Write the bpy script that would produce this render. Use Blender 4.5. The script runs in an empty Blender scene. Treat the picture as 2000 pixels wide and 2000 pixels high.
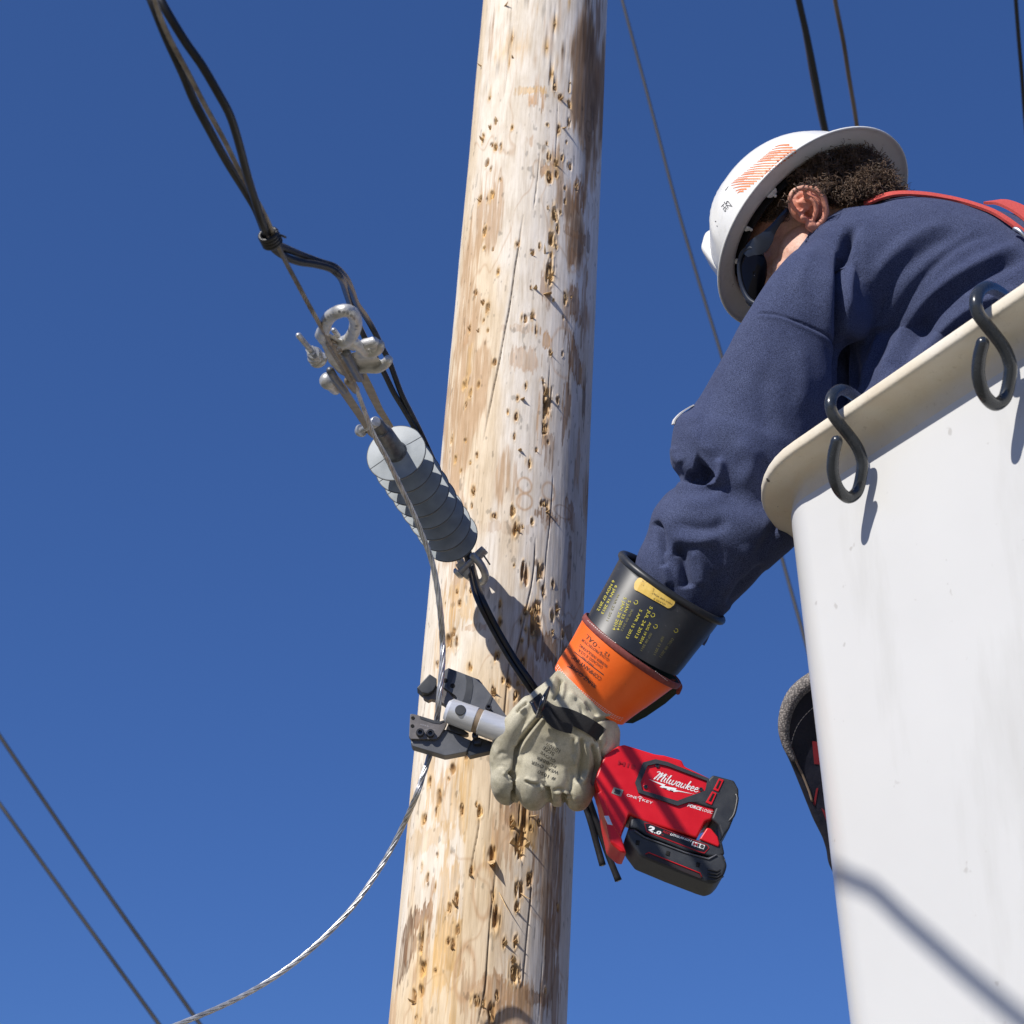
import bpy, bmesh, math, random
import numpy as np
from mathutils import Vector, Matrix
from mathutils.bvhtree import BVHTree

random.seed(7); RNG = np.random.default_rng(7)
S = bpy.context.scene
COL = S.collection

# ------------------------------------------------------------------ camera
FPX, PITCH, ROLL = 3200.0, math.radians(27.0), math.radians(3.7614)
CAM = np.array([0.0, 0.0, 6.0])
_F = np.array([0, math.cos(PITCH), math.sin(PITCH)])
_U0 = np.array([0, -math.sin(PITCH), math.cos(PITCH)])
_R0 = np.array([1.0, 0, 0])
_R = math.cos(ROLL)*_R0 + math.sin(ROLL)*_U0
_U = -math.sin(ROLL)*_R0 + math.cos(ROLL)*_U0
cd = bpy.data.cameras.new('camera'); cam = bpy.data.objects.new('camera', cd); COL.objects.link(cam)
cam.matrix_world = Matrix(((_R[0], _U[0], -_F[0], CAM[0]), (_R[1], _U[1], -_F[1], CAM[1]), (_R[2], _U[2], -_F[2], CAM[2]), (0, 0, 0, 1)))
cd.sensor_width = 36.0; cd.lens = 36.0*FPX/2000.0; cd.clip_start = 0.05; cd.clip_end = 5000
cd.dof.use_dof = True; cd.dof.focus_distance = 1.9; cd.dof.aperture_fstop = 13.0
S.camera = cam
S.render.resolution_x = S.render.resolution_y = 1024

# ------------------------------------------------------------------ sky and sun
SUN_EL, SUN_AZ = math.radians(37.5), math.radians(45)       # azimuth to the left of straight behind the camera
SUNDIR = np.array([-math.cos(SUN_EL)*math.sin(SUN_AZ), -math.cos(SUN_EL)*math.cos(SUN_AZ), math.sin(SUN_EL)])
w = bpy.data.worlds.new('World'); S.world = w; w.use_nodes = True
nt = w.node_tree; nt.nodes.clear()
sky = nt.nodes.new('ShaderNodeTexSky'); sky.sky_type = 'NISHITA'; sky.sun_disc = False
sky.sun_elevation = SUN_EL; sky.sun_rotation = math.pi + SUN_AZ
sky.altitude = 2500; sky.air_density = 1.0; sky.dust_density = 0.0; sky.ozone_density = 5.0
hs = nt.nodes.new('ShaderNodeGamma'); hs.inputs['Gamma'].default_value = 0.48       # polarised, evenly deep blue sky
tn = nt.nodes.new('ShaderNodeMix'); tn.data_type = 'RGBA'; tn.blend_type = 'MULTIPLY'; tn.inputs[0].default_value = 1; tn.inputs[7].default_value = (.365, .685, 1.44, 1)
bg = nt.nodes.new('ShaderNodeBackground'); bg.inputs[1].default_value = 0.15
wo = nt.nodes.new('ShaderNodeOutputWorld')
nt.links.new(sky.outputs[0], hs.inputs['Color']); nt.links.new(hs.outputs[0], tn.inputs[6]); nt.links.new(tn.outputs[2], bg.inputs[0]); nt.links.new(bg.outputs[0], wo.inputs[0])
sd = bpy.data.lights.new('sun', 'SUN'); sd.energy = 5.0; sd.angle = math.radians(0.55); sd.color = (1.0, 0.955, 0.89)
so = bpy.data.objects.new('sun', sd); COL.objects.link(so)
so.rotation_euler = Vector(SUNDIR).to_track_quat('Z', 'Y').to_euler()
S.view_settings.view_transform = 'Standard'; S.view_settings.look = 'None'
S.view_settings.exposure = 0.0; S.view_settings.gamma = 1.0

# ------------------------------------------------------------------ helpers
def W(px, py, d):
    return CAM + d*(_F + _R*(px-1000)/FPX + _U*(1000-py)/FPX)
def ray(px, py):
    v = _F + _R*(px-1000)/FPX + _U*(1000-py)/FPX
    return v/np.linalg.norm(v)
def proj(P):
    v = np.asarray(P) - CAM; d = v @ _F
    return 1000+FPX*(v@_R)/d, 1000-FPX*(v@_U)/d, d
def mm(d): return d/FPX                                             # metres per photo pixel at depth d
def nrm(v): v = np.asarray(v, float); return v/(np.linalg.norm(v)+1e-12)
def on_y(px, py, y):
    v = ray(px, py); return CAM + v*((y-CAM[1])/v[1])
def on_z(px, py, z):
    v = ray(px, py); return CAM + v*((z-CAM[2])/v[2])
def camvec(x, y, z): return x*_R + y*_U - z*_F                        # right, up, towards the camera

_lat = RNG.random((64, 64, 64)).astype(np.float32)
def vnoise(P):
    P = np.asarray(P, np.float32); i = np.floor(P).astype(int); f = P-i; f = f*f*(3-2*f)
    x0, y0, z0 = (i[:, k] & 63 for k in range(3)); x1, y1, z1 = (x0+1) & 63, (y0+1) & 63, (z0+1) & 63
    fx, fy, fz = f[:, 0], f[:, 1], f[:, 2]
    def L(a, b, t): return a+(b-a)*t
    return L(L(L(_lat[x0, y0, z0], _lat[x1, y0, z0], fx), L(_lat[x0, y1, z0], _lat[x1, y1, z0], fx), fy),
             L(L(_lat[x0, y0, z1], _lat[x1, y0, z1], fx), L(_lat[x0, y1, z1], _lat[x1, y1, z1], fx), fy), fz)
def fbm(P, o=4):
    s = 0; a = .5; t = 0
    for k in range(o):
        s = s + a*vnoise(P*(2**k)+17.3*k); t += a; a *= .5
    return s/t
def sstep(a, b, x):
    t = np.clip((x-a)/(b-a), 0, 1); return t*t*(3-2*t)

def cr(pts, n=8, closed=False):
    P = np.array(pts, float)
    if closed: Q = np.vstack([P[-1], P, P[0], P[1]])
    else: Q = np.vstack([2*P[0]-P[1], P, 2*P[-1]-P[-2]])
    out = []
    for i in range(1, len(Q)-2):
        p0, p1, p2, p3 = Q[i-1:i+3]
        for k in range(n):
            t = k/n
            out.append(.5*((2*p1)+(-p0+p2)*t+(2*p0-5*p1+4*p2-p3)*t*t+(-p0+3*p1-3*p2+p3)*t**3))
    if not closed: out.append(P[-1])
    return np.array(out)

def frames(path):
    T = np.gradient(path, axis=0); T /= np.linalg.norm(T, axis=1)[:, None]+1e-12
    a = np.array([0, 0, 1.0]) if abs(T[0][2]) < .9 else np.array([1.0, 0, 0])
    N = [nrm(np.cross(T[0], a))]
    for i in range(1, len(path)):
        v = N[-1]-T[i]*(N[-1]@T[i]); N.append(nrm(v))
    N = np.array(N); return T, N, np.cross(T, N)

class MB:
    """collects shapes; build() links them as ONE mesh object"""
    def __init__(s): s.v = []; s.f = []; s.m = []; s.n = 0; s.cm = 0
    def add(s, V, Fc, mi=None):
        V = np.asarray(V, float)
        s.v.append(V); mi = s.cm if mi is None else mi
        for f in Fc: s.f.append([i+s.n for i in f]); s.m.append(mi)
        s.n += len(V); return s
    def tube(s, path, r, seg=12, caps=True, ell=None, dome=False):
        path = np.asarray(path, float); n = len(path); r = np.broadcast_to(np.asarray(r, float), (n,)).copy()
        T, N, B = frames(path)
        if dome:
            for e in (0, -1):
                sg = -1 if e == 0 else 1
                k = np.array([.38, .71, .92, 1.0]); q = np.sqrt(np.maximum(1-k*k, 0))
                pp = path[e]+sg*T[e]*r[e]*k[:, None]; rr = r[e]*np.maximum(q, .02)
                if e == 0: path2 = np.vstack([pp[::-1], path]); r2 = np.r_[rr[::-1], r]; N2 = np.vstack([[N[0]]*4, N]); B2 = np.vstack([[B[0]]*4, B])
                else: path2 = np.vstack([path2, pp]); r2 = np.r_[r2, rr]; N2 = np.vstack([N2, [N[-1]]*4]); B2 = np.vstack([B2, [B[-1]]*4])
            path, r, N, B = path2, r2, N2, B2; n = len(path)
        a = np.arange(seg)/seg*2*math.pi; c, si = np.cos(a), np.sin(a)
        ex, ey = ell if ell else (1, 1)
        V = path[:, None, :]+r[:, None, None]*(c[None, :, None]*N[:, None, :]*ex+si[None, :, None]*B[:, None, :]*ey)
        V = V.reshape(-1, 3); Fc = []
        for i in range(n-1):
            for j in range(seg):
                k = (j+1) % seg; Fc.append([i*seg+j, i*seg+k, (i+1)*seg+k, (i+1)*seg+j])
        if caps: Fc.append(list(range(seg))[::-1]); Fc.append([(n-1)*seg+j for j in range(seg)])
        return s.add(V, Fc)
    def rings(s, R, caps=True, closed=False):
        R = np.asarray(R, float); n, m = R.shape[:2]; Fc = []
        for i in range(n if closed else n-1):
            for j in range(m):
                k = (j+1) % m; i2 = (i+1) % n
                Fc.append([i*m+j, i*m+k, i2*m+k, i2*m+j])
        if caps and not closed: Fc.append(list(range(m))[::-1]); Fc.append([(n-1)*m+j for j in range(m)])
        return s.add(R.reshape(-1, 3), Fc)
    def ball(s, c, rx, ry=None, rz=None, M=None, nu=20, nv=12):
        ry = rx if ry is None else ry; rz = rx if rz is None else rz
        V = [[0, 0, 1]]; Fc = []
        for i in range(1, nv):
            t = math.pi*i/nv
            for j in range(nu):
                p = 2*math.pi*j/nu; V.append([math.sin(t)*math.cos(p), math.sin(t)*math.sin(p), math.cos(t)])
        V.append([0, 0, -1]); V = np.array(V)*[rx, ry, rz]
        for j in range(nu): Fc.append([0, 1+j, 1+(j+1) % nu])
        for i in range(nv-2):
            for j in range(nu):
                a = 1+i*nu; Fc.append([a+j, a+nu+j, a+nu+(j+1) % nu, a+(j+1) % nu])
        e = 1+(nv-2)*nu
        for j in range(nu): Fc.append([e+j, len(V)-1, e+(j+1) % nu])
        if M is not None: V = V @ np.asarray(M).T
        return s.add(V+np.asarray(c), Fc)
    def lathe(s, o, ax, prof, seg=32, closed=False):
        ax = nrm(ax); a = np.array([0, 0, 1.0]) if abs(ax[2]) < .9 else np.array([1.0, 0, 0])
        u = nrm(np.cross(ax, a)); v = np.cross(ax, u); an = np.arange(seg)/seg*2*math.pi
        R = [np.asarray(o)+ax*z+max(r, 1e-5)*(np.cos(an)[:, None]*u+np.sin(an)[:, None]*v) for z, r in prof]
        return s.rings(R, caps=not closed, closed=closed)
    def prism(s, poly, dvec, bev=0.0, seg=2):
        """polygon (3D points, coplanar) extruded along dvec, with bevelled edges"""
        bm = bmesh.new(); vs = [bm.verts.new(Vector(p)) for p in poly]; f = bm.faces.new(vs)
        r = bmesh.ops.extrude_face_region(bm, geom=[f])
        for g in r['geom']:
            if isinstance(g, bmesh.types.BMVert): g.co += Vector(dvec)
        bm.faces.ensure_lookup_table()
        bmesh.ops.recalc_face_normals(bm, faces=bm.faces[:])
        if bev > 0:
            bmesh.ops.bevel(bm, geom=bm.edges[:], offset=bev, segments=seg, affect='EDGES', clamp_overlap=True, profile=.6)
        bmesh.ops.triangulate(bm, faces=[f for f in bm.faces if len(f.verts) > 4])
        bm.verts.index_update(); V = [v.co[:] for v in bm.verts]; Fc = [[v.index for v in f.verts] for f in bm.faces]; bm.free()
        return s.add(V, Fc)
    def mesh(s, name='m'):
        me = bpy.data.meshes.new(name); V = np.vstack(s.v)
        me.from_pydata(V.tolist(), [], s.f); me.polygons.foreach_set('material_index', s.m); me.update(); return me
    def build(s, name, mat, parent=None, smooth=True, angle=None):
        return link(name, s.mesh(name), mat, parent, smooth, angle)

def link(name, me, mat, parent=None, smooth=True, angle=None):
    for m in (mat if isinstance(mat, (list, tuple)) else [mat]): me.materials.append(m)
    bm = bmesh.new(); bm.from_mesh(me); bmesh.ops.recalc_face_normals(bm, faces=bm.faces[:])
    bm.to_mesh(me); bm.free()
    me.polygons.foreach_set('use_smooth', [bool(smooth)]*len(me.polygons))
    if angle:
        me.set_sharp_from_angle(angle=math.radians(angle))
    o = bpy.data.objects.new(name, me); COL.objects.link(o)
    if angle:
        wn = o.modifiers.new('wn', 'WEIGHTED_NORMAL'); wn.keep_sharp = True; wn.weight = 90
    if parent is not None: setpar(o, parent)
    return o
def setpar(o, p):
    o.parent = p; o.matrix_parent_inverse = world_m(p).inverted()
def world_m(p):
    m = p.matrix_basis.copy()
    if p.parent: m = world_m(p.parent) @ p.matrix_parent_inverse @ m
    return m
def empty(name, loc, label, cat, group=None):
    o = bpy.data.objects.new(name, None); o.location = Vector(loc); o.empty_display_size = .05; COL.objects.link(o)
    tag(o, label, cat, group); return o
def tag(o, label, cat, group=None, kind=None):
    if label: o['label'] = label
    if cat: o['category'] = cat
    if group: o['group'] = group
    if kind: o['kind'] = kind
    return o

def remesh(mb, vox, smooth=2, fac=.5):
    me = mb.mesh('tmp'); bm = bmesh.new(); bm.from_mesh(me); bmesh.ops.recalc_face_normals(bm, faces=bm.faces[:]); bm.to_mesh(me); bm.free()
    o = bpy.data.objects.new('tmp', me); COL.objects.link(o)
    r = o.modifiers.new('r', 'REMESH'); r.mode = 'VOXEL'; r.voxel_size = vox
    if smooth:
        q = o.modifiers.new('s', 'SMOOTH'); q.iterations = smooth; q.factor = fac
    dg = bpy.context.evaluated_depsgraph_get(); e = o.evaluated_get(dg)
    out = bpy.data.meshes.new_from_object(e); bpy.data.objects.remove(o); bpy.data.meshes.remove(me); return out
def getV(me):
    a = np.empty(len(me.vertices)*3, np.float32); me.vertices.foreach_get('co', a); return a.reshape(-1, 3).astype(float)
def getN(me):
    a = np.empty(len(me.vertices)*3, np.float32); me.vertex_normals.foreach_get('vector', a); return a.reshape(-1, 3).astype(float)
def setV(me, V): me.vertices.foreach_set('co', np.asarray(V, np.float32).ravel()); me.update()
def projV(V):
    v = V-CAM; d = v@_F; return 1000+FPX*(v@_R)/d, 1000-FPX*(v@_U)/d, d
def seg_dist(X, Y, pts):
    """distance (px) of each vertex from a polyline, arc parameter 0..1, signed side"""
    P = np.array(pts, float); D = np.full(len(X), 1e9); T = np.zeros(len(X)); Sg = np.zeros(len(X))
    L = np.r_[0, np.cumsum(np.hypot(*np.diff(P[:, :2], axis=0).T))]
    for i in range(len(P)-1):
        ax, ay = P[i, :2]; dx, dy = P[i+1, :2]-P[i, :2]; l2 = dx*dx+dy*dy+1e-9
        t = np.clip(((X-ax)*dx+(Y-ay)*dy)/l2, 0, 1); qx, qy = ax+t*dx, ay+t*dy
        d = np.hypot(X-qx, Y-qy); m = d < D
        D[m] = d[m]; T[m] = (L[i]+t[m]*(L[i+1]-L[i]))/L[-1]; Sg[m] = np.sign(dx*(Y[m]-ay)-dy*(X[m]-ax))
    return D, T, Sg
def sculpt(me, strokes, mask=None, both=False):
    """strokes: (polyline px, width px, height m[, taper[, skew]]) push the camera-side skin in or out along its normal"""
    V = getV(me); N = getN(me); X, Y, D = projV(V)
    view = nrm(-_F); fr = N@view; fw = sstep(-.15, .25, fr) if not both else np.ones(len(V))
    if mask is not None: fw = fw*mask(X, Y, D)
    H = np.zeros(len(V))
    for st in strokes:
        pts, wd, h = st[:3]; tp = st[3] if len(st) > 3 else .25; skew = st[4] if len(st) > 4 else 0
        P = cr(pts, 5) if len(pts) > 2 else np.array(pts, float)
        x0, y0 = P.min(0)[:2]-4*wd; x1, y1 = P.max(0)[:2]+4*wd
        m = np.where((X > x0) & (X < x1) & (Y > y0) & (Y < y1))[0]
        if not len(m): continue
        d, t, sg = seg_dist(X[m], Y[m], P)
        ends = np.minimum(sstep(-.01, tp, t), sstep(-.01, tp, 1-t)) if tp > 0 else 1
        ww = wd*np.where(sg > 0, 1+skew, 1-skew)
        H[m] += h*np.exp(-(d/ww)**2)*ends
    V = V+N*(H*fw)[:, None]; setV(me, V)

def bvh_of(*objs):
    vs, fs, n = [], [], 0
    for o in objs:
        me = o.data if hasattr(o, 'data') else o
        V = getV(me)
        if hasattr(o, 'data'):
            M = np.array(world_m(o)); V = V@M[:3, :3].T+M[:3, 3]
        vs.append(V); fs += [[i+n for i in p.vertices] for p in me.polygons]; n += len(V)
    return BVHTree.FromPolygons(np.vstack(vs).tolist(), fs)
def cast(bvh, px, py, off=0.0):
    r = ray(px, py); h = bvh.ray_cast(Vector(CAM), Vector(r))
    if h[0] is None: return None, None
    n = np.array(h[1]);
    if n@r > 0: n = -n
    return np.array(h[0])+n*off, n

_tc = {}
def text2d(s, shear=0.0, bold=0.0, space=1.0):
    k = (s, shear, bold, space)
    if k not in _tc:
        c = bpy.data.curves.new('t', 'FONT'); c.body = s; c.size = 1.0; c.shear = shear; c.offset = bold; c.space_character = space; c.resolution_u = 3
        o = bpy.data.objects.new('t', c); COL.objects.link(o); dg = bpy.context.evaluated_depsgraph_get(); dg.update()
        me = bpy.data.meshes.new_from_object(o.evaluated_get(dg)); V = getV(me)[:, :2]; Fc = [list(p.vertices) for p in me.polygons]
        bpy.data.objects.remove(o); bpy.data.curves.remove(c); bpy.data.meshes.remove(me); _tc[k] = (V, Fc)
    return _tc[k]
def text_on(mb, bvh, s, p0, p1, height, shear=0.0, bold=0.0, off=.0004, space=1.0, curve=0.0, flip=False):
    """letters lying on a surface, running from photo point p0 to p1, cap height in px"""
    V, Fc = text2d(s, shear, bold, space)
    if len(V) == 0: return
    p0 = np.array(p0, float); p1 = np.array(p1, float); L = np.linalg.norm(p1-p0); ex = (p1-p0)/L; ey = np.array([ex[1], -ex[0]])
    x0, x1 = V[:, 0].min(), V[:, 0].max(); X = (V[:, 0]-x0)/(x1-x0)*L; Y = V[:, 1]/.73*height + curve*(1-((X/L)*2-1)**2)
    out = []; ok = []
    for a, b in zip(X, Y):
        q = p0+ex*a+ey*b; h, n = cast(bvh, q[0], q[1], off); ok.append(h is not None); out.append(h if h is not None else np.zeros(3))
    mb.add(np.array(out), [f for f in Fc if all(ok[i] for i in f)])
def ribbon_on(mb, bvh, pts, w0, w1=None, off=.0004, n=6):
    """a flat painted or stitched stroke lying on a surface along a photo polyline"""
    w1 = w0 if w1 is None else w1; P = cr(pts, n) if len(pts) > 2 else np.array([np.array(pts[0])+(np.array(pts[1], float)-pts[0])*t for t in np.linspace(0, 1, 5)])
    T = np.gradient(P, axis=0); T /= np.linalg.norm(T, axis=1)[:, None]+1e-9; Nn = np.c_[T[:, 1], -T[:, 0]]
    rows = []
    for i, (p, q) in enumerate(zip(P, Nn)):
        wv = w0+(w1-w0)*i/(len(P)-1)
        a, _ = cast(bvh, *(p+q*wv/2), off); b, _ = cast(bvh, *(p-q*wv/2), off)
        if a is None or b is None:
            rows.append(None)
        else: rows.append((a, b))
    for r0, r1 in zip(rows[:-1], rows[1:]):
        if r0 is not None and r1 is not None: mb.add([r0[0], r0[1], r1[1], r1[0]], [[0, 1, 2, 3]])

# ------------------------------------------------------------------ materials
def mat(name, col=(.5, .5, .5), rough=.5, metal=0.0, spec=.5, coat=0.0, sheen=0.0, sss=0.0, trans=0.0, nodes=None):
    m = bpy.data.materials.new(name); m.use_nodes = True; b = m.node_tree.nodes['Principled BSDF']
    b.inputs['Base Color'].default_value = (*col, 1); b.inputs['Roughness'].default_value = rough; b.inputs['Metallic'].default_value = metal
    b.inputs['Specular IOR Level'].default_value = spec; b.inputs['Coat Weight'].default_value = coat
    b.inputs['Sheen Weight'].default_value = sheen; b.inputs['Subsurface Weight'].default_value = sss
    b.inputs['Transmission Weight'].default_value = trans
    if nodes: nodes(m.node_tree, b)
    return m
def N_(nt, t, **kw):
    n = nt.nodes.new(t)
    for k, v in kw.items():
        if k in n.inputs: n.inputs[k].default_value = v
        else: setattr(n, k, v)
    return n
def coords(nt, scale=(1, 1, 1), out='Object'):
    tc = nt.nodes.new('ShaderNodeTexCoord'); mp = nt.nodes.new('ShaderNodeMapping'); mp.inputs['Scale'].default_value = scale
    nt.links.new(tc.outputs[out], mp.inputs[0]); return mp.outputs[0]
def noise(nt, vec, scale, detail=4, rough=.55, dist=0):
    n = N_(nt, 'ShaderNodeTexNoise'); n.inputs['Scale'].default_value = scale; n.inputs['Detail'].default_value = detail
    n.inputs['Roughness'].default_value = rough; n.inputs['Distortion'].default_value = dist; nt.links.new(vec, n.inputs['Vector']); return n.outputs['Fac']
def ramp(nt, fac, stops):
    r = nt.nodes.new('ShaderNodeValToRGB'); cr_ = r.color_ramp
    while len(cr_.elements) < len(stops): cr_.elements.new(.5)
    for e, (p, c) in zip(cr_.elements, stops): e.position = p; e.color = (*c, 1) if len(c) == 3 else c
    nt.links.new(fac, r.inputs[0]); return r.outputs[0]
def mix(nt, fac, a, b, mode='MIX'):
    m = nt.nodes.new('ShaderNodeMix'); m.data_type = 'RGBA'; m.blend_type = mode
    for s_, v in ((0, fac), (6, a), (7, b)):
        if isinstance(v, (float, int)): m.inputs[s_].default_value = v
        elif isinstance(v, tuple): m.inputs[s_].default_value = (*v, 1)
        else: nt.links.new(v, m.inputs[s_])
    return m.outputs[2]
def bump(nt, b, h, strength=.3, dist=.001):
    n = nt.nodes.new('ShaderNodeBump'); n.inputs['Strength'].default_value = strength; n.inputs['Distance'].default_value = dist
    nt.links.new(h, n.inputs['Height']); nt.links.new(n.outputs[0], b.inputs['Normal'])
def varied(name, a, bcol, scale=30, rough=.5, rvar=.15, bstr=.15, bdist=.001, bscale=None, metal=0.0, spec=.5, coat=0.0, sheen=0.0, lo=.35, hi=.65, spots=None, stretch=(1, 1, 1)):
    def f(nt, b):
        v = coords(nt, stretch); n1 = noise(nt, v, scale, 5)
        c = ramp(nt, n1, [(lo, a), (hi, bcol)])
        if spots:
            n3 = noise(nt, v, spots[0], 3, .6); k = ramp(nt, n3, [(spots[1], (0, 0, 0)), (spots[1]+.04, (1, 1, 1))]); c = mix(nt, k, c, spots[2])
        nt.links.new(c, b.inputs['Base Color'])
        n2 = noise(nt, v, bscale or scale*6, 4); mr = N_(nt, 'ShaderNodeMapRange'); mr.inputs[3].default_value = rough-rvar; mr.inputs[4].default_value = rough+rvar
        nt.links.new(n1, mr.inputs[0]); nt.links.new(mr.outputs[0], b.inputs['Roughness'])
        if bstr: bump(nt, b, n2, bstr, bdist)
    return mat(name, a, rough, metal, spec, coat, sheen, nodes=f)
# ------------------------------------------------------------------ ground (far below; its light bounces up)
g = MB(); g.add([(-3000, -3000, 0), (3000, -3000, 0), (3000, 3000, 0), (-3000, 3000, 0)], [[0, 1, 2, 3]])
M_ground = varied('dry_grass', (.23, .205, .15), (.17, .155, .10), scale=.6, rough=.95, bstr=.5, bdist=.05, bscale=9)
ground = g.build('ground', M_ground, smooth=False); tag(ground, None, None, kind='structure')

# ------------------------------------------------------------------ utility pole
PX0, PY0, PR7, PTP = -0.00013, 2.03652, 0.105, 0.0025
def pole_r(z): return PR7-PTP*(z-7)
def pole_hit(px, py, off=0.0):
    """point on the pole's skin under a photo pixel, with its angle"""
    v = ray(px, py); r = PR7
    for _ in range(4):
        ox, oy = CAM[0]-PX0, CAM[1]-PY0; a = v[0]**2+v[1]**2; b = 2*(ox*v[0]+oy*v[1]); c = ox*ox+oy*oy-(r+off)**2
        q = b*b-4*a*c
        if q < 0: return None
        t = (-b-math.sqrt(q))/(2*a); P = CAM+v*t; r = pole_r(P[2])
    return P, math.atan2(P[0]-PX0, -(P[1]-PY0))                       # 0 faces the camera, + to the right
def psz(px, py):
    h = pole_hit(px, py)
    if h is None: # at the very rim
        cx = 934+(2000-py)*.0658; return psz(cx+(px-cx)*.97, py)
    return h[1]*PR7, h[0][2]
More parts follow.
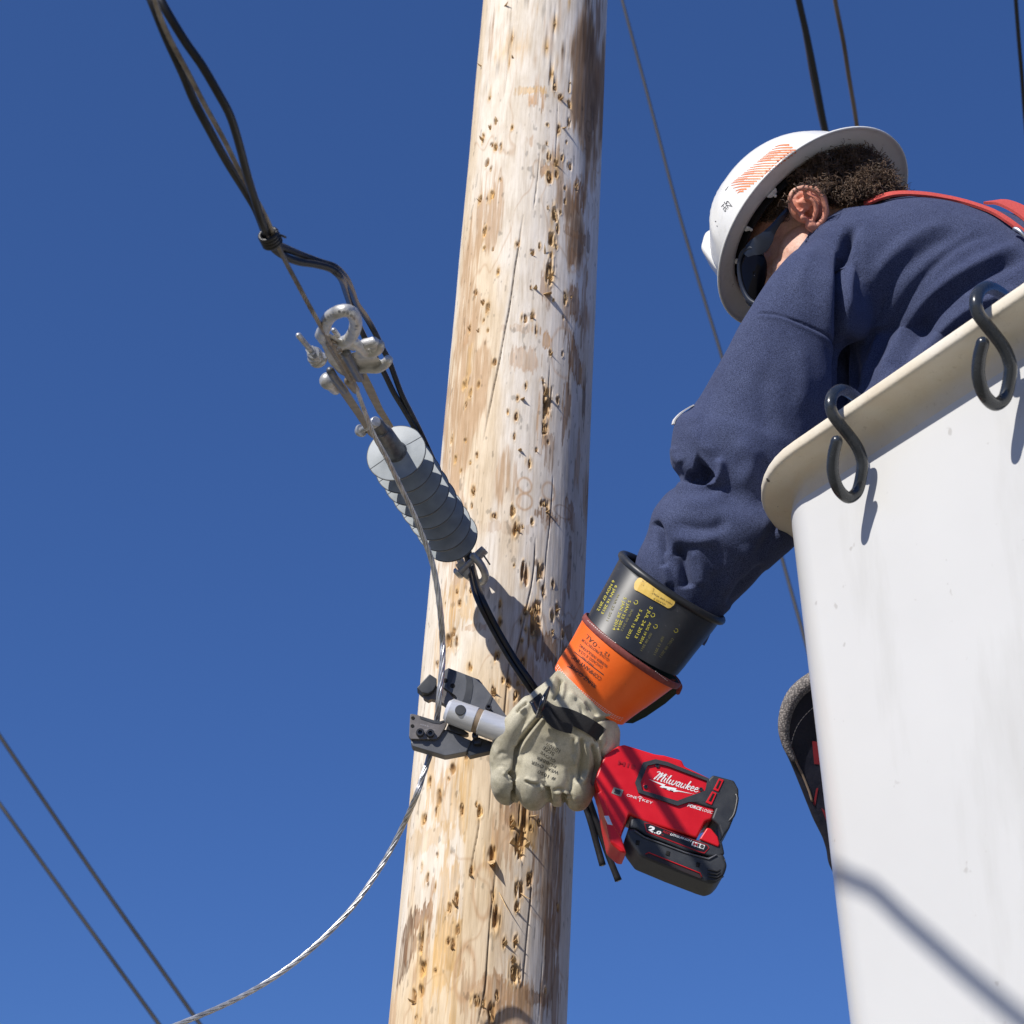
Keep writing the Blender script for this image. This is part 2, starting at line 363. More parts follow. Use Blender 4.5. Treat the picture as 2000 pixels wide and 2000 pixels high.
def build_pole():
    ang = np.concatenate([np.linspace(-1.75, 1.75, 360), np.linspace(1.75, 2*math.pi-1.75, 40)[1:-1]])
    zs = np.concatenate([np.linspace(0, 6.2, 12)[:-1], np.linspace(6.2, 7.72, 1000), np.linspace(7.72, 8.05, 14)[1:], np.linspace(8.05, 11.0, 8)[1:]])
    A, Z = np.meshgrid(ang, zs); A = A.ravel(); Z = Z.ravel()
    Sx = A*PR7
    P3 = np.c_[np.sin(A)*.105, -np.cos(A)*.105, Z]
    # slow unevenness of the trunk
    R = pole_r(Z)+.0022*(fbm(P3*[6, 6, 2.2], 3)-.5)+.0009*(fbm(P3*[40, 40, 6], 3)-.5)+.0005*(fbm(P3*[260, 260, 14], 2)-.5)
    col = np.zeros((len(A), 3)); base = np.array([.72, .665, .61]); cream = np.array([.755, .685, .58]); grey = np.array([.66, .635, .63]); ochre = np.array([.68, .485, .24])
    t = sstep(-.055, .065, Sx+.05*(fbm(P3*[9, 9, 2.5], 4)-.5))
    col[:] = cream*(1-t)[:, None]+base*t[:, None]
    t2 = sstep(.03, .10, Sx+.06*(fbm(P3*[14, 14, 3]+9, 4)-.5)); col = col*(1-.75*t2[:, None])+grey*.75*t2[:, None]  # cream left to grey right: fall of light painted into the wood colour
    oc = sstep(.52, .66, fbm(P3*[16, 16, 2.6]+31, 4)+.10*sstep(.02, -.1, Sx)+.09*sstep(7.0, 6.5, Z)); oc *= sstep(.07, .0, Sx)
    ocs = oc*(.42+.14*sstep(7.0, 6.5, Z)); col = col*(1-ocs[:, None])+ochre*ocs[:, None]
    # broad ragged weather stains, darker towards the right side
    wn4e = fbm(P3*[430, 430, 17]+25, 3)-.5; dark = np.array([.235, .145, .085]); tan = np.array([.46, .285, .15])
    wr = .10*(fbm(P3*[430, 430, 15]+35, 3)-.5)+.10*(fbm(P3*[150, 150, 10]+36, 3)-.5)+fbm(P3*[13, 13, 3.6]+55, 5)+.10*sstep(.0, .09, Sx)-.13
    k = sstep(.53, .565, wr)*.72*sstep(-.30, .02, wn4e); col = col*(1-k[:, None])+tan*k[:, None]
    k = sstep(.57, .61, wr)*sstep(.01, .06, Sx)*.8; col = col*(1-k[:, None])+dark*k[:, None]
    # stain outlines: thin tide marks
    tm = fbm(P3*[11, 11, 4]+77, 4); k = np.exp(-((tm-.56)/.006)**2)*.42; col = col*(1-k[:, None])+tan*k[:, None]
    # stains placed as they sit on this pole  (px, py, rx, ry, colour, strength)
    BR, DK, TN, OC, BK = (.30, .17, .09), (.17, .105, .065), (.50, .31, .17), (.62, .39, .15), (.10, .075, .055)
    st = [(1150, 60, 20, 75, DK, .85), (1168, 30, 14, 60, BR, .8), (1165, 150, 20, 26, BR, .8), (1158, 225, 10, 34, DK, .7), (1132, 386, 21, 36, BR, .9), (1145, 320, 9, 60, BR, .6), (1047, 190, 19, 34, TN, .8), (1040, 175, 34, 10, OC, .6),
          (1000, 90, 40, 30, OC, .45), (962, 42, 8, 26, BR, .8), (958, 90, 8, 40, TN, .6), (1069, 335, 12, 20, TN, .8), (1036, 280, 7, 25, TN, .5), (1122, 455, 24, 10, BR, .85), (1118, 500, 11, 20, BR, .85), (1150, 470, 8, 26, DK, .7),
          (1124, 590, 16, 42, BR, .85), (1142, 600, 10, 80, BR, .7), (1106, 612, 9, 55, BR, .6), (1122, 702, 20, 36, BR, .95), (1137, 735, 11, 22, TN, .8), (1068, 664, 15, 22, TN, .85), (1108, 800, 13, 60, BR, .8), (1140, 790, 7, 45, DK, .8), (1022, 704, 28, 24, TN, .55),
          (1068, 560, 14, 40, BR, .6), (1060, 820, 12, 50, TN, .7), (1075, 880, 14, 30, BR, .6), (1012, 640, 24, 8, TN, .4), (912, 652, 9, 26, TN, .7), (915, 720, 6, 60, OC, .6),
          (1110, 1000, 16, 22, BR, .7), (1075, 1010, 30, 9, BR, .7), (1128, 900, 8, 60, TN, .6), (1110, 1110, 6, 50, BR, .7), (1065, 1010, 12, 16, BR, .6), (985, 1030, 60, 10, TN, .35), (900, 1180, 28, 45, OC, .55), (930, 1225, 30, 6, TN, .5), (865, 1240, 20, 70, OC, .4),
          (1075, 1265, 42, 24, BR, .85), (1105, 1230, 22, 16, BR, .7), (1050, 1330, 20, 20, TN, .4), (1100, 1180, 5, 30, BR, .5),
          (1062, 1650, 20, 70, BR, .75), (1078, 1740, 20, 130, BR, .6), (1072, 1860, 16, 90, BR, .6), (1095, 1720, 9, 80, BR, .7), (1098, 1640, 9, 60, TN, .5), (990, 1620, 16, 70, TN, .6), (1010, 1590, 24, 22, BR, .6), (1030, 1630, 16, 26, OC, .8), (965, 1660, 7, 40, TN, .7),
          (822, 1792, 22, 20, BR, .85), (798, 1830, 18, 40, DK, .9), (786, 1880, 14, 36, DK, .85), (805, 1850, 18, 26, BR, .7), (830, 1640, 70, 18, OC, .35), (870, 1780, 18, 90, OC, .6), (865, 1880, 20, 60, OC, .6), (835, 1850, 6, 70, TN, .7), (820, 1930, 9, 60, OC, .6),
          (1000, 1945, 48, 24, TN, .85), (1010, 1990, 40, 46, TN, .75), (965, 1970, 9, 30, BR, .6), (1050, 1950, 22, 10, BR, .7), (1085, 1960, 12, 60, BR, .7), (930, 1960, 22, 40, TN, .6), (900, 1890, 9, 14, TN, .6), (760, 1990, 26, 40, TN, .6), (885, 1960, 8, 60, OC, .6),
          (845, 1480, 10, 90, OC, .6), (870, 1560, 22, 60, OC, .5), (910, 1560, 8, 70, OC, .55), (800, 1600, 16, 60, OC, .55), (905, 1450, 12, 60, OC, .4), (975, 1380, 14, 50, OC, .35)]
    wn1 = fbm(P3*[60, 60, 22]+3, 4)-.5; wn2 = fbm(P3*[60, 60, 22]+13, 4)-.5; wn3 = fbm(P3*[190, 190, 12]+5, 3)-.5; wn4 = fbm(P3*[430, 430, 17]+25, 3)-.5
    for px, py, rx, ry, c, a in st:
        s0, z0 = psz(px, py); d0 = 2.1; rx *= mm(d0); ry *= mm(d0)*1.12
        m = np.where((abs(Sx-s0) < rx*2.2+.01) & (abs(Z-z0) < ry*2.2+.01))[0]
        u = (Sx[m]-s0)/rx+wn1[m]*1.5; v = (Z[m]-z0)/ry+wn2[m]*1.3
        q = (u**4+v**4)**.25+wn3[m]*1.5+wn4[m]*1.9+wn1[m]*.7; k = min(1, a*1.12)*sstep(1.12, .95, q)*(.78+.22*sstep(.5, 1.0, q))*(.25+.75*sstep(-.22, -.02, wn3[m]+.7*wn4[m]+.07)); col[m] = col[m]*(1-k[:, None])+np.array(c)*(1+1.1*wn4[m]+.5*wn2[m])[:, None]*k[:, None]
    # rings and scribbles of the old brand marks
    for px, py, rx, ry, wd, c, a in [(1025, 948, 14, 17, 4, TN, .75), (1024, 980, 16, 18, 4, TN, .75), (1072, 960, 14, 22, 4, TN, .6), (1160, 175, 18, 24, 5, DK, .7), (1128, 480, 16, 26, 5, BR, .7), (1100, 1000, 24, 14, 4, BR, .6), (1100, 690, 30, 60, 4, TN, .4), (908, 1900, 18, 50, 5, TN, .7), (945, 1740, 18, 44, 4, TN, .6), (1150, 250, 12, 16, 4, DK, .6)]:
        s0, z0 = psz(px, py); k_ = mm(2.1); rx *= k_; ry *= k_; m = np.where((abs(Sx-s0) < rx*2.5) & (abs(Z-z0) < ry*2.5))[0]
        q = np.hypot((Sx[m]-s0)/rx+wn1[m]*.5, (Z[m]-z0)/ry+wn2[m]*.5); k = a*np.exp(-((q-1)*rx/(wd*k_*.6))**2); col[m] = col[m]*(1-k[:, None])+np.array(c)*k[:, None]
    # long drying cracks, cut into the wood
    cracks = [([(1055, 298), (1050, 350), (1043, 410)], 1.3, .8), ([(1022, 419), (1013, 478), (1004, 536), (995, 600), (985, 652), (974, 710), (962, 768), (952, 820), (945, 862)], 2.3, 1.0), ([(1000, 1268), (993, 1310), (987, 1374), (982, 1430)], 1.9, .9),
              ([(975, 1480), (960, 1530), (955, 1600)], 1.2, .6), ([(938, 1590), (934, 1625), (926, 1665), (915, 1720)], 1.6, .8), ([(970, 1690), (965, 1730), (958, 1800), (953, 1870), (948, 1930), (938, 1975), (930, 2010)], 2.0, 1.0), ([(1038, 1700), (1036, 1760), (1028, 1850), (1021, 1930)], 1.6, .9),
              ([(852, 1720), (842, 1790), (832, 1850)], 1.3, .7), ([(1075, 700), (1068, 800), (1058, 870)], 1.0, .6), ([(1000, 0), (996, 60), (990, 150), (984, 190)], 1.4, .7), ([(1090, 200), (1084, 330)], 1.0, .5), ([(1080, 930), (1074, 1020), (1066, 1090), (1060, 1200)], 1.2, .7), ([(1046, 1050), (1040, 1130), (1020, 1230), (1002, 1300)], 1.6, .9),
              ([(900, 1700), (893, 1790), (885, 1880)], .9, .5), ([(1060, 1880), (1052, 2000)], 1.0, .5), ([(885, 700), (876, 800), (870, 900)], .9, .35), ([(905, 1780), (898, 1900)], .9, .4), ([(1100, 1480), (1096, 1700), (1088, 1900)], .9, .5)]
    dep = np.zeros(len(A))
    for pts, wd, a in cracks:
        q = np.array([psz(*p) for p in cr(pts, 6)]); w_ = wd*mm(2.1)*.62
        m = np.where((Sx > q[:, 0].min()-.01) & (Sx < q[:, 0].max()+.01) & (Z > q[:, 1].min()) & (Z < q[:, 1].max()))[0]
        d, t_, _ = seg_dist(Sx[m]+.0022*(wn3[m]), Z[m]*.3, np.c_[q[:, 0], q[:, 1]*.3])
        k = a*np.exp(-(d/w_)**2)*np.minimum(1, 5*np.minimum(t_, 1-t_)+.15); dep[m] = np.maximum(dep[m], .0032*k); col[m] = col[m]*(1-.86*k[:, None])+np.array(BK)*.86*k[:, None]
    # climbing-spike gouges, ragged and golden inside
    gg = [(1050, 10), (1112, 12), (976, 8), (963, 122), (1068, 90), (1101, 104), (1078, 140), (1090, 130), (1084, 170), (1112, 172), (1095, 190), (1112, 205), (1070, 245), (1092, 250), (1110, 240), (967, 236), (957, 192), (978, 285), (960, 285), (1106, 278), (950, 320), (1088, 340), (1074, 350), (1103, 392), (1085, 420), (1090, 445), (1080, 470), (1077, 500), (1076, 525), (962, 382), (950, 392), (938, 390), (961, 490), (946, 452), (1036, 562), (1076, 540), (1104, 580), (926, 575), (943, 590), (1040, 617), (1046, 650), (918, 640), (934, 645), (1076, 690), (1012, 778), (1028, 755), (1066, 765), (1068, 790), (908, 750), (910, 790), (920, 770), (1090, 785), (1063, 835), (1004, 855), (1070, 865), (883, 860), (908, 860), (890, 900), (900, 920), (931, 890), (908, 1000), (925, 960), (1035, 905),
          (1005, 1105), (1025, 1127), (1052, 1115), (1080, 1140), (1060, 1155), (1048, 1190), (1100, 1240), (978, 1180), (1044, 1225), (892, 1155), (897, 1178), (870, 1180), (876, 1260), (890, 1258), (852, 1300), (972, 1280), (1018, 1215), (962, 1350), (1013, 1335), (1018, 1375), (840, 1525), (855, 1568), (850, 1590), (828, 1600), (930, 1572), (938, 1585), (854, 1672), (825, 1690), (835, 1725), (850, 1735), (1016, 1738), (970, 1790), (962, 1750), (1035, 1715), (1008, 1895), (1003, 1870), (850, 1895), (822, 1850), (828, 1880), (822, 1932), (808, 1950), (930, 1955), (955, 1990), (812, 1990), (826, 1830), (986, 1842), (1008, 1838), (1000, 1600), (1025, 1610), (1038, 1620), (1015, 1640), (960, 1672), (1010, 1030), (1060, 985), (1003, 1000), (1020, 1028), (1040, 1020)]
    r2 = random.Random(21)
    for _ in range(95):
        yy = r2.uniform(5, 1995); cx = 1065-.066*yy; hw = (120+.027*yy); fx = r2.choice((r2.gauss(.25, .12), r2.gauss(-.5, .12), r2.gauss(.55, .12), r2.uniform(-.85, .85))); gg.append((cx+hw*max(-.9, min(.9, fx)), yy))
    big = {(1076, 525): 1.6, (1074, 350): 1.3, (1052, 1115): 1.7, (1025, 1127): 1.5, (855, 1568): 1.7, (1025, 1610): 2.2, (1015, 1640): 1.7, (1008, 1895): 1.7, (970, 1790): 1.5, (1048, 1190): 1.4, (876, 1260): 1.6, (890, 1258): 1.3, (828, 1880): 1.8, (826, 1830): 1.6, (1016, 1738): 1.4, (1068, 790): 1.5, (1063, 835): 1.4, (1080, 470): 1.5, (1085, 420): 1.4, (1044, 1225): 1.9, (1060, 1155): 1.2, (955, 1990): 1.6, (1104, 580): 1.2, (960, 1672): 1.5, (1066, 765): 1.4}
    rr = random.Random(3); info = []
    for px, py in gg:
        b = big.get((px, py), rr.uniform(.45, 1.1)); s0, z0 = psz(px, py); rx = 4.6*b*mm(2.1); ry = rr.uniform(9, 14)*b*mm(2.1)
        m = np.where((abs(Sx-s0) < rx*3) & (abs(Z-z0) < ry*3))[0]
        q = np.hypot((Sx[m]-s0)/rx+wn3[m]*3.0+wn4[m]*2.4, (Z[m]-z0)/ry+wn2[m]*2.4+wn1[m]*1.5)
        h = sstep(1.25, .55, q); rim = np.exp(-((q-1.25)/.35)**2); dep[m] = np.maximum(dep[m], .0034*min(b, 1.4)*h*(.5+1.1*np.clip(wn3[m]+.5, 0, 1)))-.0007*rim*(wn3[m] > 0)
        hal = .62*sstep(2.3, 1.2, q)*sstep(-.2, .12, wn4[m]+.6*wn3[m]); col[m] = col[m]*(1-hal[:, None])+np.array([.64, .43, .20])*hal[:, None]
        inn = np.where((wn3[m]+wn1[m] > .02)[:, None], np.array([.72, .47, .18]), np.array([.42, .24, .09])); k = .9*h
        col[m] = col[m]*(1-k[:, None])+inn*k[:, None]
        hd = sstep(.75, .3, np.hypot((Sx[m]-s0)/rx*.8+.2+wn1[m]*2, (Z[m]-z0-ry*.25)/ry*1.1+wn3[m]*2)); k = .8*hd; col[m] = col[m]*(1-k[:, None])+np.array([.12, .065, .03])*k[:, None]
        info.append((s0/PR7, z0, rx, ry, b))
    # pin-prick flecks
    fl = sstep(.74, .79, fbm(P3*[220, 220, 70]+91, 2)); col *= (1-.35*fl[:, None])
    R = R-dep
    V = np.c_[PX0+np.sin(A)*R, PY0-np.cos(A)*R, Z]; na, nz = len(ang), len(zs)
    i, j = np.meshgrid(np.arange(nz-1), np.arange(na), indexing='ij'); i = i.ravel(); j = j.ravel(); j2 = (j+1) % na
    Fq = np.c_[i*na+j, i*na+j2, (i+1)*na+j2, (i+1)*na+j]
    me = bpy.data.meshes.new('utility_pole'); nf = len(Fq); me.vertices.add(len(V)); me.vertices.foreach_set('co', V.astype(np.float32).ravel())
    me.loops.add(nf*4); me.loops.foreach_set('vertex_index', Fq.astype(np.int32).ravel()); me.polygons.add(nf)
    me.polygons.foreach_set('loop_start', np.arange(nf, dtype=np.int32)*4); me.polygons.foreach_set('loop_total', np.full(nf, 4, np.int32)) if False else None
    me.update(calc_edges=True); me.validate()
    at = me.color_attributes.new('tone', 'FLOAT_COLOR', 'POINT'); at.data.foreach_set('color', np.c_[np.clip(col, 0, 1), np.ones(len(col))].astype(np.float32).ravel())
    me.polygons.foreach_set('use_smooth', [True]*len(me.polygons))
    return me, info
def pole_mat(nt, b):
    at = nt.nodes.new('ShaderNodeAttribute'); at.attribute_name = 'tone'
    v = coords(nt, (1, 1, .045)); g1 = noise(nt, v, 900, 4, .7); g2 = noise(nt, v, 240, 4, .6); v3 = coords(nt, (1, 1, .3)); g3 = noise(nt, v3, 60, 5, .6)
    k = ramp(nt, g1, [(.3, (.90, .89, .88)), (.6, (1.04, 1.04, 1.04))]); c = mix(nt, 1.0, at.outputs['Color'], k, 'MULTIPLY')
    k = ramp(nt, g2, [(.30, (.80, .76, .71)), (.5, (1.03, 1.03, 1.03))]); c = mix(nt, .8, c, k, 'MULTIPLY')
    k = ramp(nt, g3, [(.35, (.90, .87, .83)), (.6, (1.04, 1.04, 1.05))]); c = mix(nt, 1.0, c, k, 'MULTIPLY')
    nt.links.new(c, b.inputs['Base Color'])
    h = mix(nt, .5, g1, g2); bump(nt, b, h, .45, .0008)
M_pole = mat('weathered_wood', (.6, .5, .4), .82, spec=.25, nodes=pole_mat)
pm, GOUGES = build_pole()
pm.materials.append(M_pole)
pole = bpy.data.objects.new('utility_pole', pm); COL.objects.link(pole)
tag(pole, 'pale peeled wooden utility pole with brown stains, cracks and splintered spike marks', 'utility pole')

M_spl = varied('splinter_wood', (.70, .50, .26), (.42, .25, .11), scale=160, rough=.8, bstr=.2)
def splinters():
    rr = random.Random(11); mb = MB()
    def shard(a, z, L, wd, out, tilt, th=.0006):
        rd = np.array([math.sin(a), -math.cos(a), 0]); tg = np.array([math.cos(a), math.sin(a), 0]); up = np.array([0, 0, 1.0])
        o = np.array([PX0, PY0, z])+rd*(pole_r(z)-.0012); dr = nrm(rd*out+up*tilt[0]+tg*tilt[1]); sd = nrm(np.cross(dr, up+tg*rr.uniform(-.3, .3))); nn = np.cross(dr, sd)
        V = [o-sd*wd/2, o+sd*wd/2, o+dr*L*.55+sd*wd*.42+nn*th, o+dr*L*.55-sd*wd*.36+nn*th, o+dr*L+sd*wd*rr.uniform(-.3, .3)]
        V += [p-nn*th for p in V[:4]]
        mb.add(V, [[0, 1, 2, 3], [3, 2, 4], [5, 8, 7, 6], [8, 4, 7], [0, 3, 8, 5], [1, 6, 7, 2], [3, 4, 8], [2, 7, 4]])
    for a, z, rx, ry, b in GOUGES:
        for k in range(rr.randint(2, 5) if b < 1.5 else 2):
            sg = rr.choice((-1, 1)); shard(a+rr.uniform(-1, 1)*rx/.105, z-sg*ry*rr.uniform(.3, 1.0), rr.uniform(.003, .0075)*min(b, 1.3), rr.uniform(.0006, .0018)*min(b, 1.2), rr.uniform(.02, .22), (sg*rr.uniform(.8, 1), rr.uniform(-.12, .12)))
        if rr.random() < .22 and b < 1.5:   # a flap standing off the wood that throws a shadow
            shard(a, z-ry*.5, rr.uniform(.008, .013)*b, rr.uniform(.003, .005)*b, rr.uniform(.9, 1.6), (rr.uniform(.2, .8), rr.uniform(-.2, .2)), .0008)
    for px, py, L, wd, out, tl in [(960, 1682, .020, .010, 1.4, (-.6, .1)), (975, 1743, .034, .0028, .5, (-1, .5)), (1018, 1745, .016, .002, .7, (-.5, .6)), (1035, 1595, .012, .0025, .6, (.3, .9)), (940, 130, .012, .003, 1, (0, .4)), (1065, 500, .02, .003, .4, (1, -.2)),
                                   (1068, 575, .018, .011, 1.1, (-.3, .1)), (1072, 545, .012, .006, 1.0, (.3, .1)), (1020, 780, .010, .006, 1.2, (-.1, .2)), (1015, 880, .009, .006, 1.1, (0, .2)), (1100, 250, .012, .005, 1, (-.3, .2)), (1095, 195, .010, .005, 1, (.1, .1)), (1045, 565, .012, .006, .9, (.1, .1)), (985, 12, .02, .003, .6, (-.3, .9)), (970, 240, .012, .005, .6, (.9, .1)), (1000, 1650, .014, .007, 1, (.5, 0)), (1028, 1655, .013, .006, 1, (.5, 0)), (1002, 1615, .014, .007, 1, (.4, 0)), (986, 1845, .011, .006, 1, (.4, 0)), (1006, 1842, .010, .006, 1, (.4, 0)), (1002, 1880, .012, .006, 1, (.6, 0)), (965, 1355, .012, .006, 1, (.5, .1)), (1018, 1338, .012, .003, .9, (.2, .6))]:
        h = pole_hit(px, py)
        if h: shard(h[1], h[0][2], L, wd, out, tl, .001)
    o = mb.build('splinters', M_spl, pole, smooth=False); o['kind'] = 'stuff'; return o
spl = splinters()

# ------------------------------------------------------------------ bucket of the aerial lift
BA = np.array([.3287097, 1.40788803]); BE = np.array([.43775, -.89910]); BMv = np.array([.89910, .43775]); BZ = 6.85  # underside of flange
def bk(al, ins, z): p = BA+BE*al+BMv*ins; return np.array([p[0], p[1], z])
def rrect(ins, z, R0, a0=-.270, a1=.56, wd=.66, n=14):
    """rounded rectangle, 'ins' in from the flange's outer edge"""
    x0, x1, y0, y1 = a0+ins+.022*min(1, max(0, ins)/.042)**3, a1-ins, ins, wd-ins; r = max(R0, .02); out = []
    for cx, cy, s in ((x1-r, y0+r, -90), (x1-r, y1-r, 0), (x0+r, y1-r, 90), (x0+r, y0+r, 180)):
        for k in range(n+1):
            t = math.radians(s+90*k/n); out.append(bk(cx+r*math.cos(t), cy+r*math.sin(t), z))
    return out
def build_bucket():
    th = .016; R = .18; wi = .042; tp = .06
    root = empty('aerial_bucket', bk(.15, .33, BZ-1.05), 'white fibreglass lift bucket with a cream lip around its top edge', 'lift bucket')
    # lip: top, outer edge, underside and the cove down to the wall
    pr = [(wi+.006, BZ+th-.002, R-wi), (wi, BZ+th, R-wi), (.004, BZ+th, R-.004), (.001, BZ+th-.002, R-.001), (0, BZ+th-.005, R), (0, BZ+.004, R), (.0015, BZ+.001, R-.001), (.005, BZ, R-.005), (.020, BZ-.0005, R-.02), (.028, BZ-.0015, R-.032), (.033, BZ-.004, R-.045), (.037, BZ-.008, R-.06), (.040, BZ-.015, R-.085), (.042, BZ-.024, R-.10)]
    m = MB(); m.rings([rrect(*p) for p in pr], caps=False)
    me = m.mesh('rim'); V = getV(me); k = fbm(V*45, 3)-.5; k2 = fbm(V*260, 3)-.5; V[:, 2] += .0012*k+.0009*k2*(V[:, 2] > BZ+.008); setV(me, V)
    rim = link('rim_lip', me, M_lip, root)
    m = MB(); z0 = BZ-.024; pr = []
    for t in np.linspace(0, 1, 12): pr.append((.042+tp*t, z0-1.0*t, .08))
    pr += [(.042+tp+.004, z0-1.012, .10), (.042+tp+.02, z0-1.022, .09), (.042+tp+.10, z0-1.024, .05)]
    m.rings([rrect(*p) for p in pr], caps=False); bot = rrect(.042+tp+.10, z0-1.024, .05); m.add(bot, [list(range(len(bot)))])
    m.rings([rrect(p[0]+.006, p[1]+(.0 if i else th+.0225), p[2]) for i, p in enumerate(pr[:12])], caps=False)
    wall = m.build('bucket_wall', M_white, root, angle=60)
    return root
def white_nodes(nt, b):
    v = coords(nt); n1 = noise(nt, v, 3.5, 4); c = ramp(nt, n1, [(.3, (.655, .655, .64)), (.7, (.70, .70, .685))])
    v2 = coords(nt, (1, 1, .2)); n2 = noise(nt, v2, 9, 6, .65); k = ramp(nt, n2, [(.56, (0, 0, 0)), (.76, (.5, .5, .5))]); c = mix(nt, k, c, (.50, .495, .46))
    v4 = coords(nt, (1, 1, 6)); n6 = noise(nt, v4, 7, 5, .75, 1.5); k = ramp(nt, n6, [(.70, (0, 0, 0)), (.72, (.5, .5, .5)), (.74, (0, 0, 0))]); c = mix(nt, k, c, (.42, .41, .39))
    n3 = noise(nt, v, 55, 2, .5); k = ramp(nt, n3, [(.72, (0, 0, 0)), (.76, (.6, .6, .6))]); c = mix(nt, k, c, (.45, .43, .40))
    nt.links.new(c, b.inputs['Base Color']); n4 = noise(nt, v, 14, 3); bump(nt, b, n4, .10, .004)
M_white = mat('white_gelcoat', (.83, .83, .82), .28, spec=.45, nodes=white_nodes)
def lip_nodes(nt, b):
    v = coords(nt); n1 = noise(nt, v, 11, 6, .62); c = ramp(nt, n1, [(.3, (.70, .60, .45)), (.55, (.76, .69, .56)), (.75, (.80, .75, .66))])
    n2 = noise(nt, v, 130, 4, .7); k = ramp(nt, n2, [(.60, (0, 0, 0)), (.74, (.5, .5, .5))]); c = mix(nt, k, c, (.46, .40, .29))
    n3 = noise(nt, v, 60, 2); k = ramp(nt, n3, [(.76, (0, 0, 0)), (.78, (1, 1, 1))]); c = mix(nt, k, c, (.15, .14, .12))
    nt.links.new(c, b.inputs['Base Color']); bump(nt, b, n2, .35, .0012)
M_lip = mat('worn_cream_fibreglass', (.7, .66, .56), .55, spec=.35, nodes=lip_nodes)
bucket = build_bucket()

# hooks of bent black-coated rod hung over the lip
M_hook = varied('black_coated_rod', (.018, .022, .028), (.030, .035, .042), scale=90, rough=.27, rvar=.07, bstr=.08, bdist=.0005, spec=.6, coat=.25)
def lip_depth(px, py): return (on_z(px, py, BZ+.016)-CAM)@_F
def make_hook(name, pts, label):
    P = [W(x, y, d) for x, y, d in pts]; path = cr(P, 7)
    root = empty(name, path[0], label, 'hook', 'black rod hooks over the bucket lip')
    m = MB(); m.tube(path, .0060, 20, dome=True); m.build('hook_rod', M_hook, root)
    return root
def hook_pts(p, dx, dy, s, dl):
    out = []
    for (x, y, o) in p: out.append((1622+(x-1622)*s+dx, 773+(y-773)*s+dy, o))
    return [(x, y, dl+o) for x, y, o in out]
HK = [(1683, 800, .10), (1676, 782, .075), (1664, 770, .045), (1645, 761, .015), (1629, 768, -.004), (1622, 786, -.016), (1626, 808, -.019), (1640, 828, -.02), (1658, 850, -.02), (1674, 873, -.02), (1683, 897, -.02), (1684, 915, -.02), (1679, 945, -.02), (1672, 963, -.022), (1657, 972, -.026), (1641, 960, -.032), (1631, 940, -.036), (1626, 916, -.038), (1628, 888, -.04), (1634, 862, -.042)]
d1 = lip_depth(1645, 800); d2 = lip_depth(1925, 600)
make_hook('rod_hook', hook_pts(HK, 0, 0, 1, d1), 'black bent rod hook over the bucket lip nearer the sleeve, left of two')
make_hook('rod_hook', hook_pts(HK, 284, -199, 1.085, d2), 'black bent rod hook over the bucket lip near the right edge, right of two')
# ------------------------------------------------------------------ the lineman
def cloth_nodes(nt, b):
    v = coords(nt); n1 = noise(nt, v, 22, 4); c = ramp(nt, n1, [(.3, (.038, .048, .104)), (.7, (.050, .062, .124))])
    n2 = noise(nt, v, 900, 2, .6); k = ramp(nt, n2, [(.34, (.50, .50, .54)), (.66, (1.75, 1.75, 1.62))]); c = mix(nt, 1, c, k, 'MULTIPLY')
    n4 = noise(nt, v, 1500, 1); k = ramp(nt, n4, [(.73, (0, 0, 0)), (.79, (.45, .45, .45))]); c = mix(nt, k, c, (.20, .23, .34))
    nt.links.new(c, b.inputs['Base Color'])
    n3 = noise(nt, v, 620, 3, .6); bump(nt, b, n3, .55, .0009); b.inputs['Sheen Roughness'].default_value = .55; b.inputs['Sheen Tint'].default_value = (.55, .62, .95, 1)
M_navy = mat('navy_knit', (.045, .057, .13), .9, spec=.2, sheen=.12, nodes=cloth_nodes)
M_trouser = varied('dark_trousers', (.03, .035, .05), (.05, .055, .075), rough=.9, sheen=.2)

person = empty('person', bk(.05, .33, BZ-1.0), 'worker in a navy long-sleeved top and white hard hat, leaning out over the bucket lip', 'person')

def loft(mb, secs, n=6, seg=48, pw=2.0):
    """limb through sections (left edge, right edge, depth, thickness ratio)"""
    rows = []
    for (a, b, d, q) in secs:
        A, B = W(*a, d), W(*b, d); h = (B-A)/2; rows.append(np.r_[(A+B)/2, h, _F*np.linalg.norm(h)*q])
    R = cr(rows, n); t = np.arange(seg)/seg*2*math.pi
    c = np.sign(np.cos(t))*np.abs(np.cos(t))**(2/pw); s_ = np.sign(np.sin(t))*np.abs(np.sin(t))**(2/pw)
    mb.rings([r[:3]+c[:, None]*r[3:6]+s_[:, None]*r[6:9] for r in R])

# ---- navy top (sleeve, shoulder, back) as one cloth
m = MB()
loft(m, [((1590, 470), (1720, 640), 2.05, .9), ((1538, 502), (1690, 660), 2.01, .85), ((1462, 606), (1642, 690), 1.985, .82), ((1416, 688), (1636, 770), 1.975, .82), ((1358, 788), (1605, 860), 1.965, .84), ((1324, 815), (1592, 888), 1.96, .86), ((1312, 858), (1582, 930), 1.955, .88),
         ((1311, 903), (1572, 985), 1.95, .88), ((1330, 940), (1566, 1030), 1.94, .86), ((1300, 966), (1556, 1062), 1.925, .86), ((1273, 1002), (1514, 1098), 1.915, .86), ((1262, 1042), (1474, 1136), 1.915, .86), ((1242, 1088), (1436, 1180), 1.910, .86), ((1238, 1128), (1398, 1220), 1.905, .86), ((1226, 1170), (1376, 1262), 1.89, .86)], n=6)
bi = bk(.10, .36, 6.25)
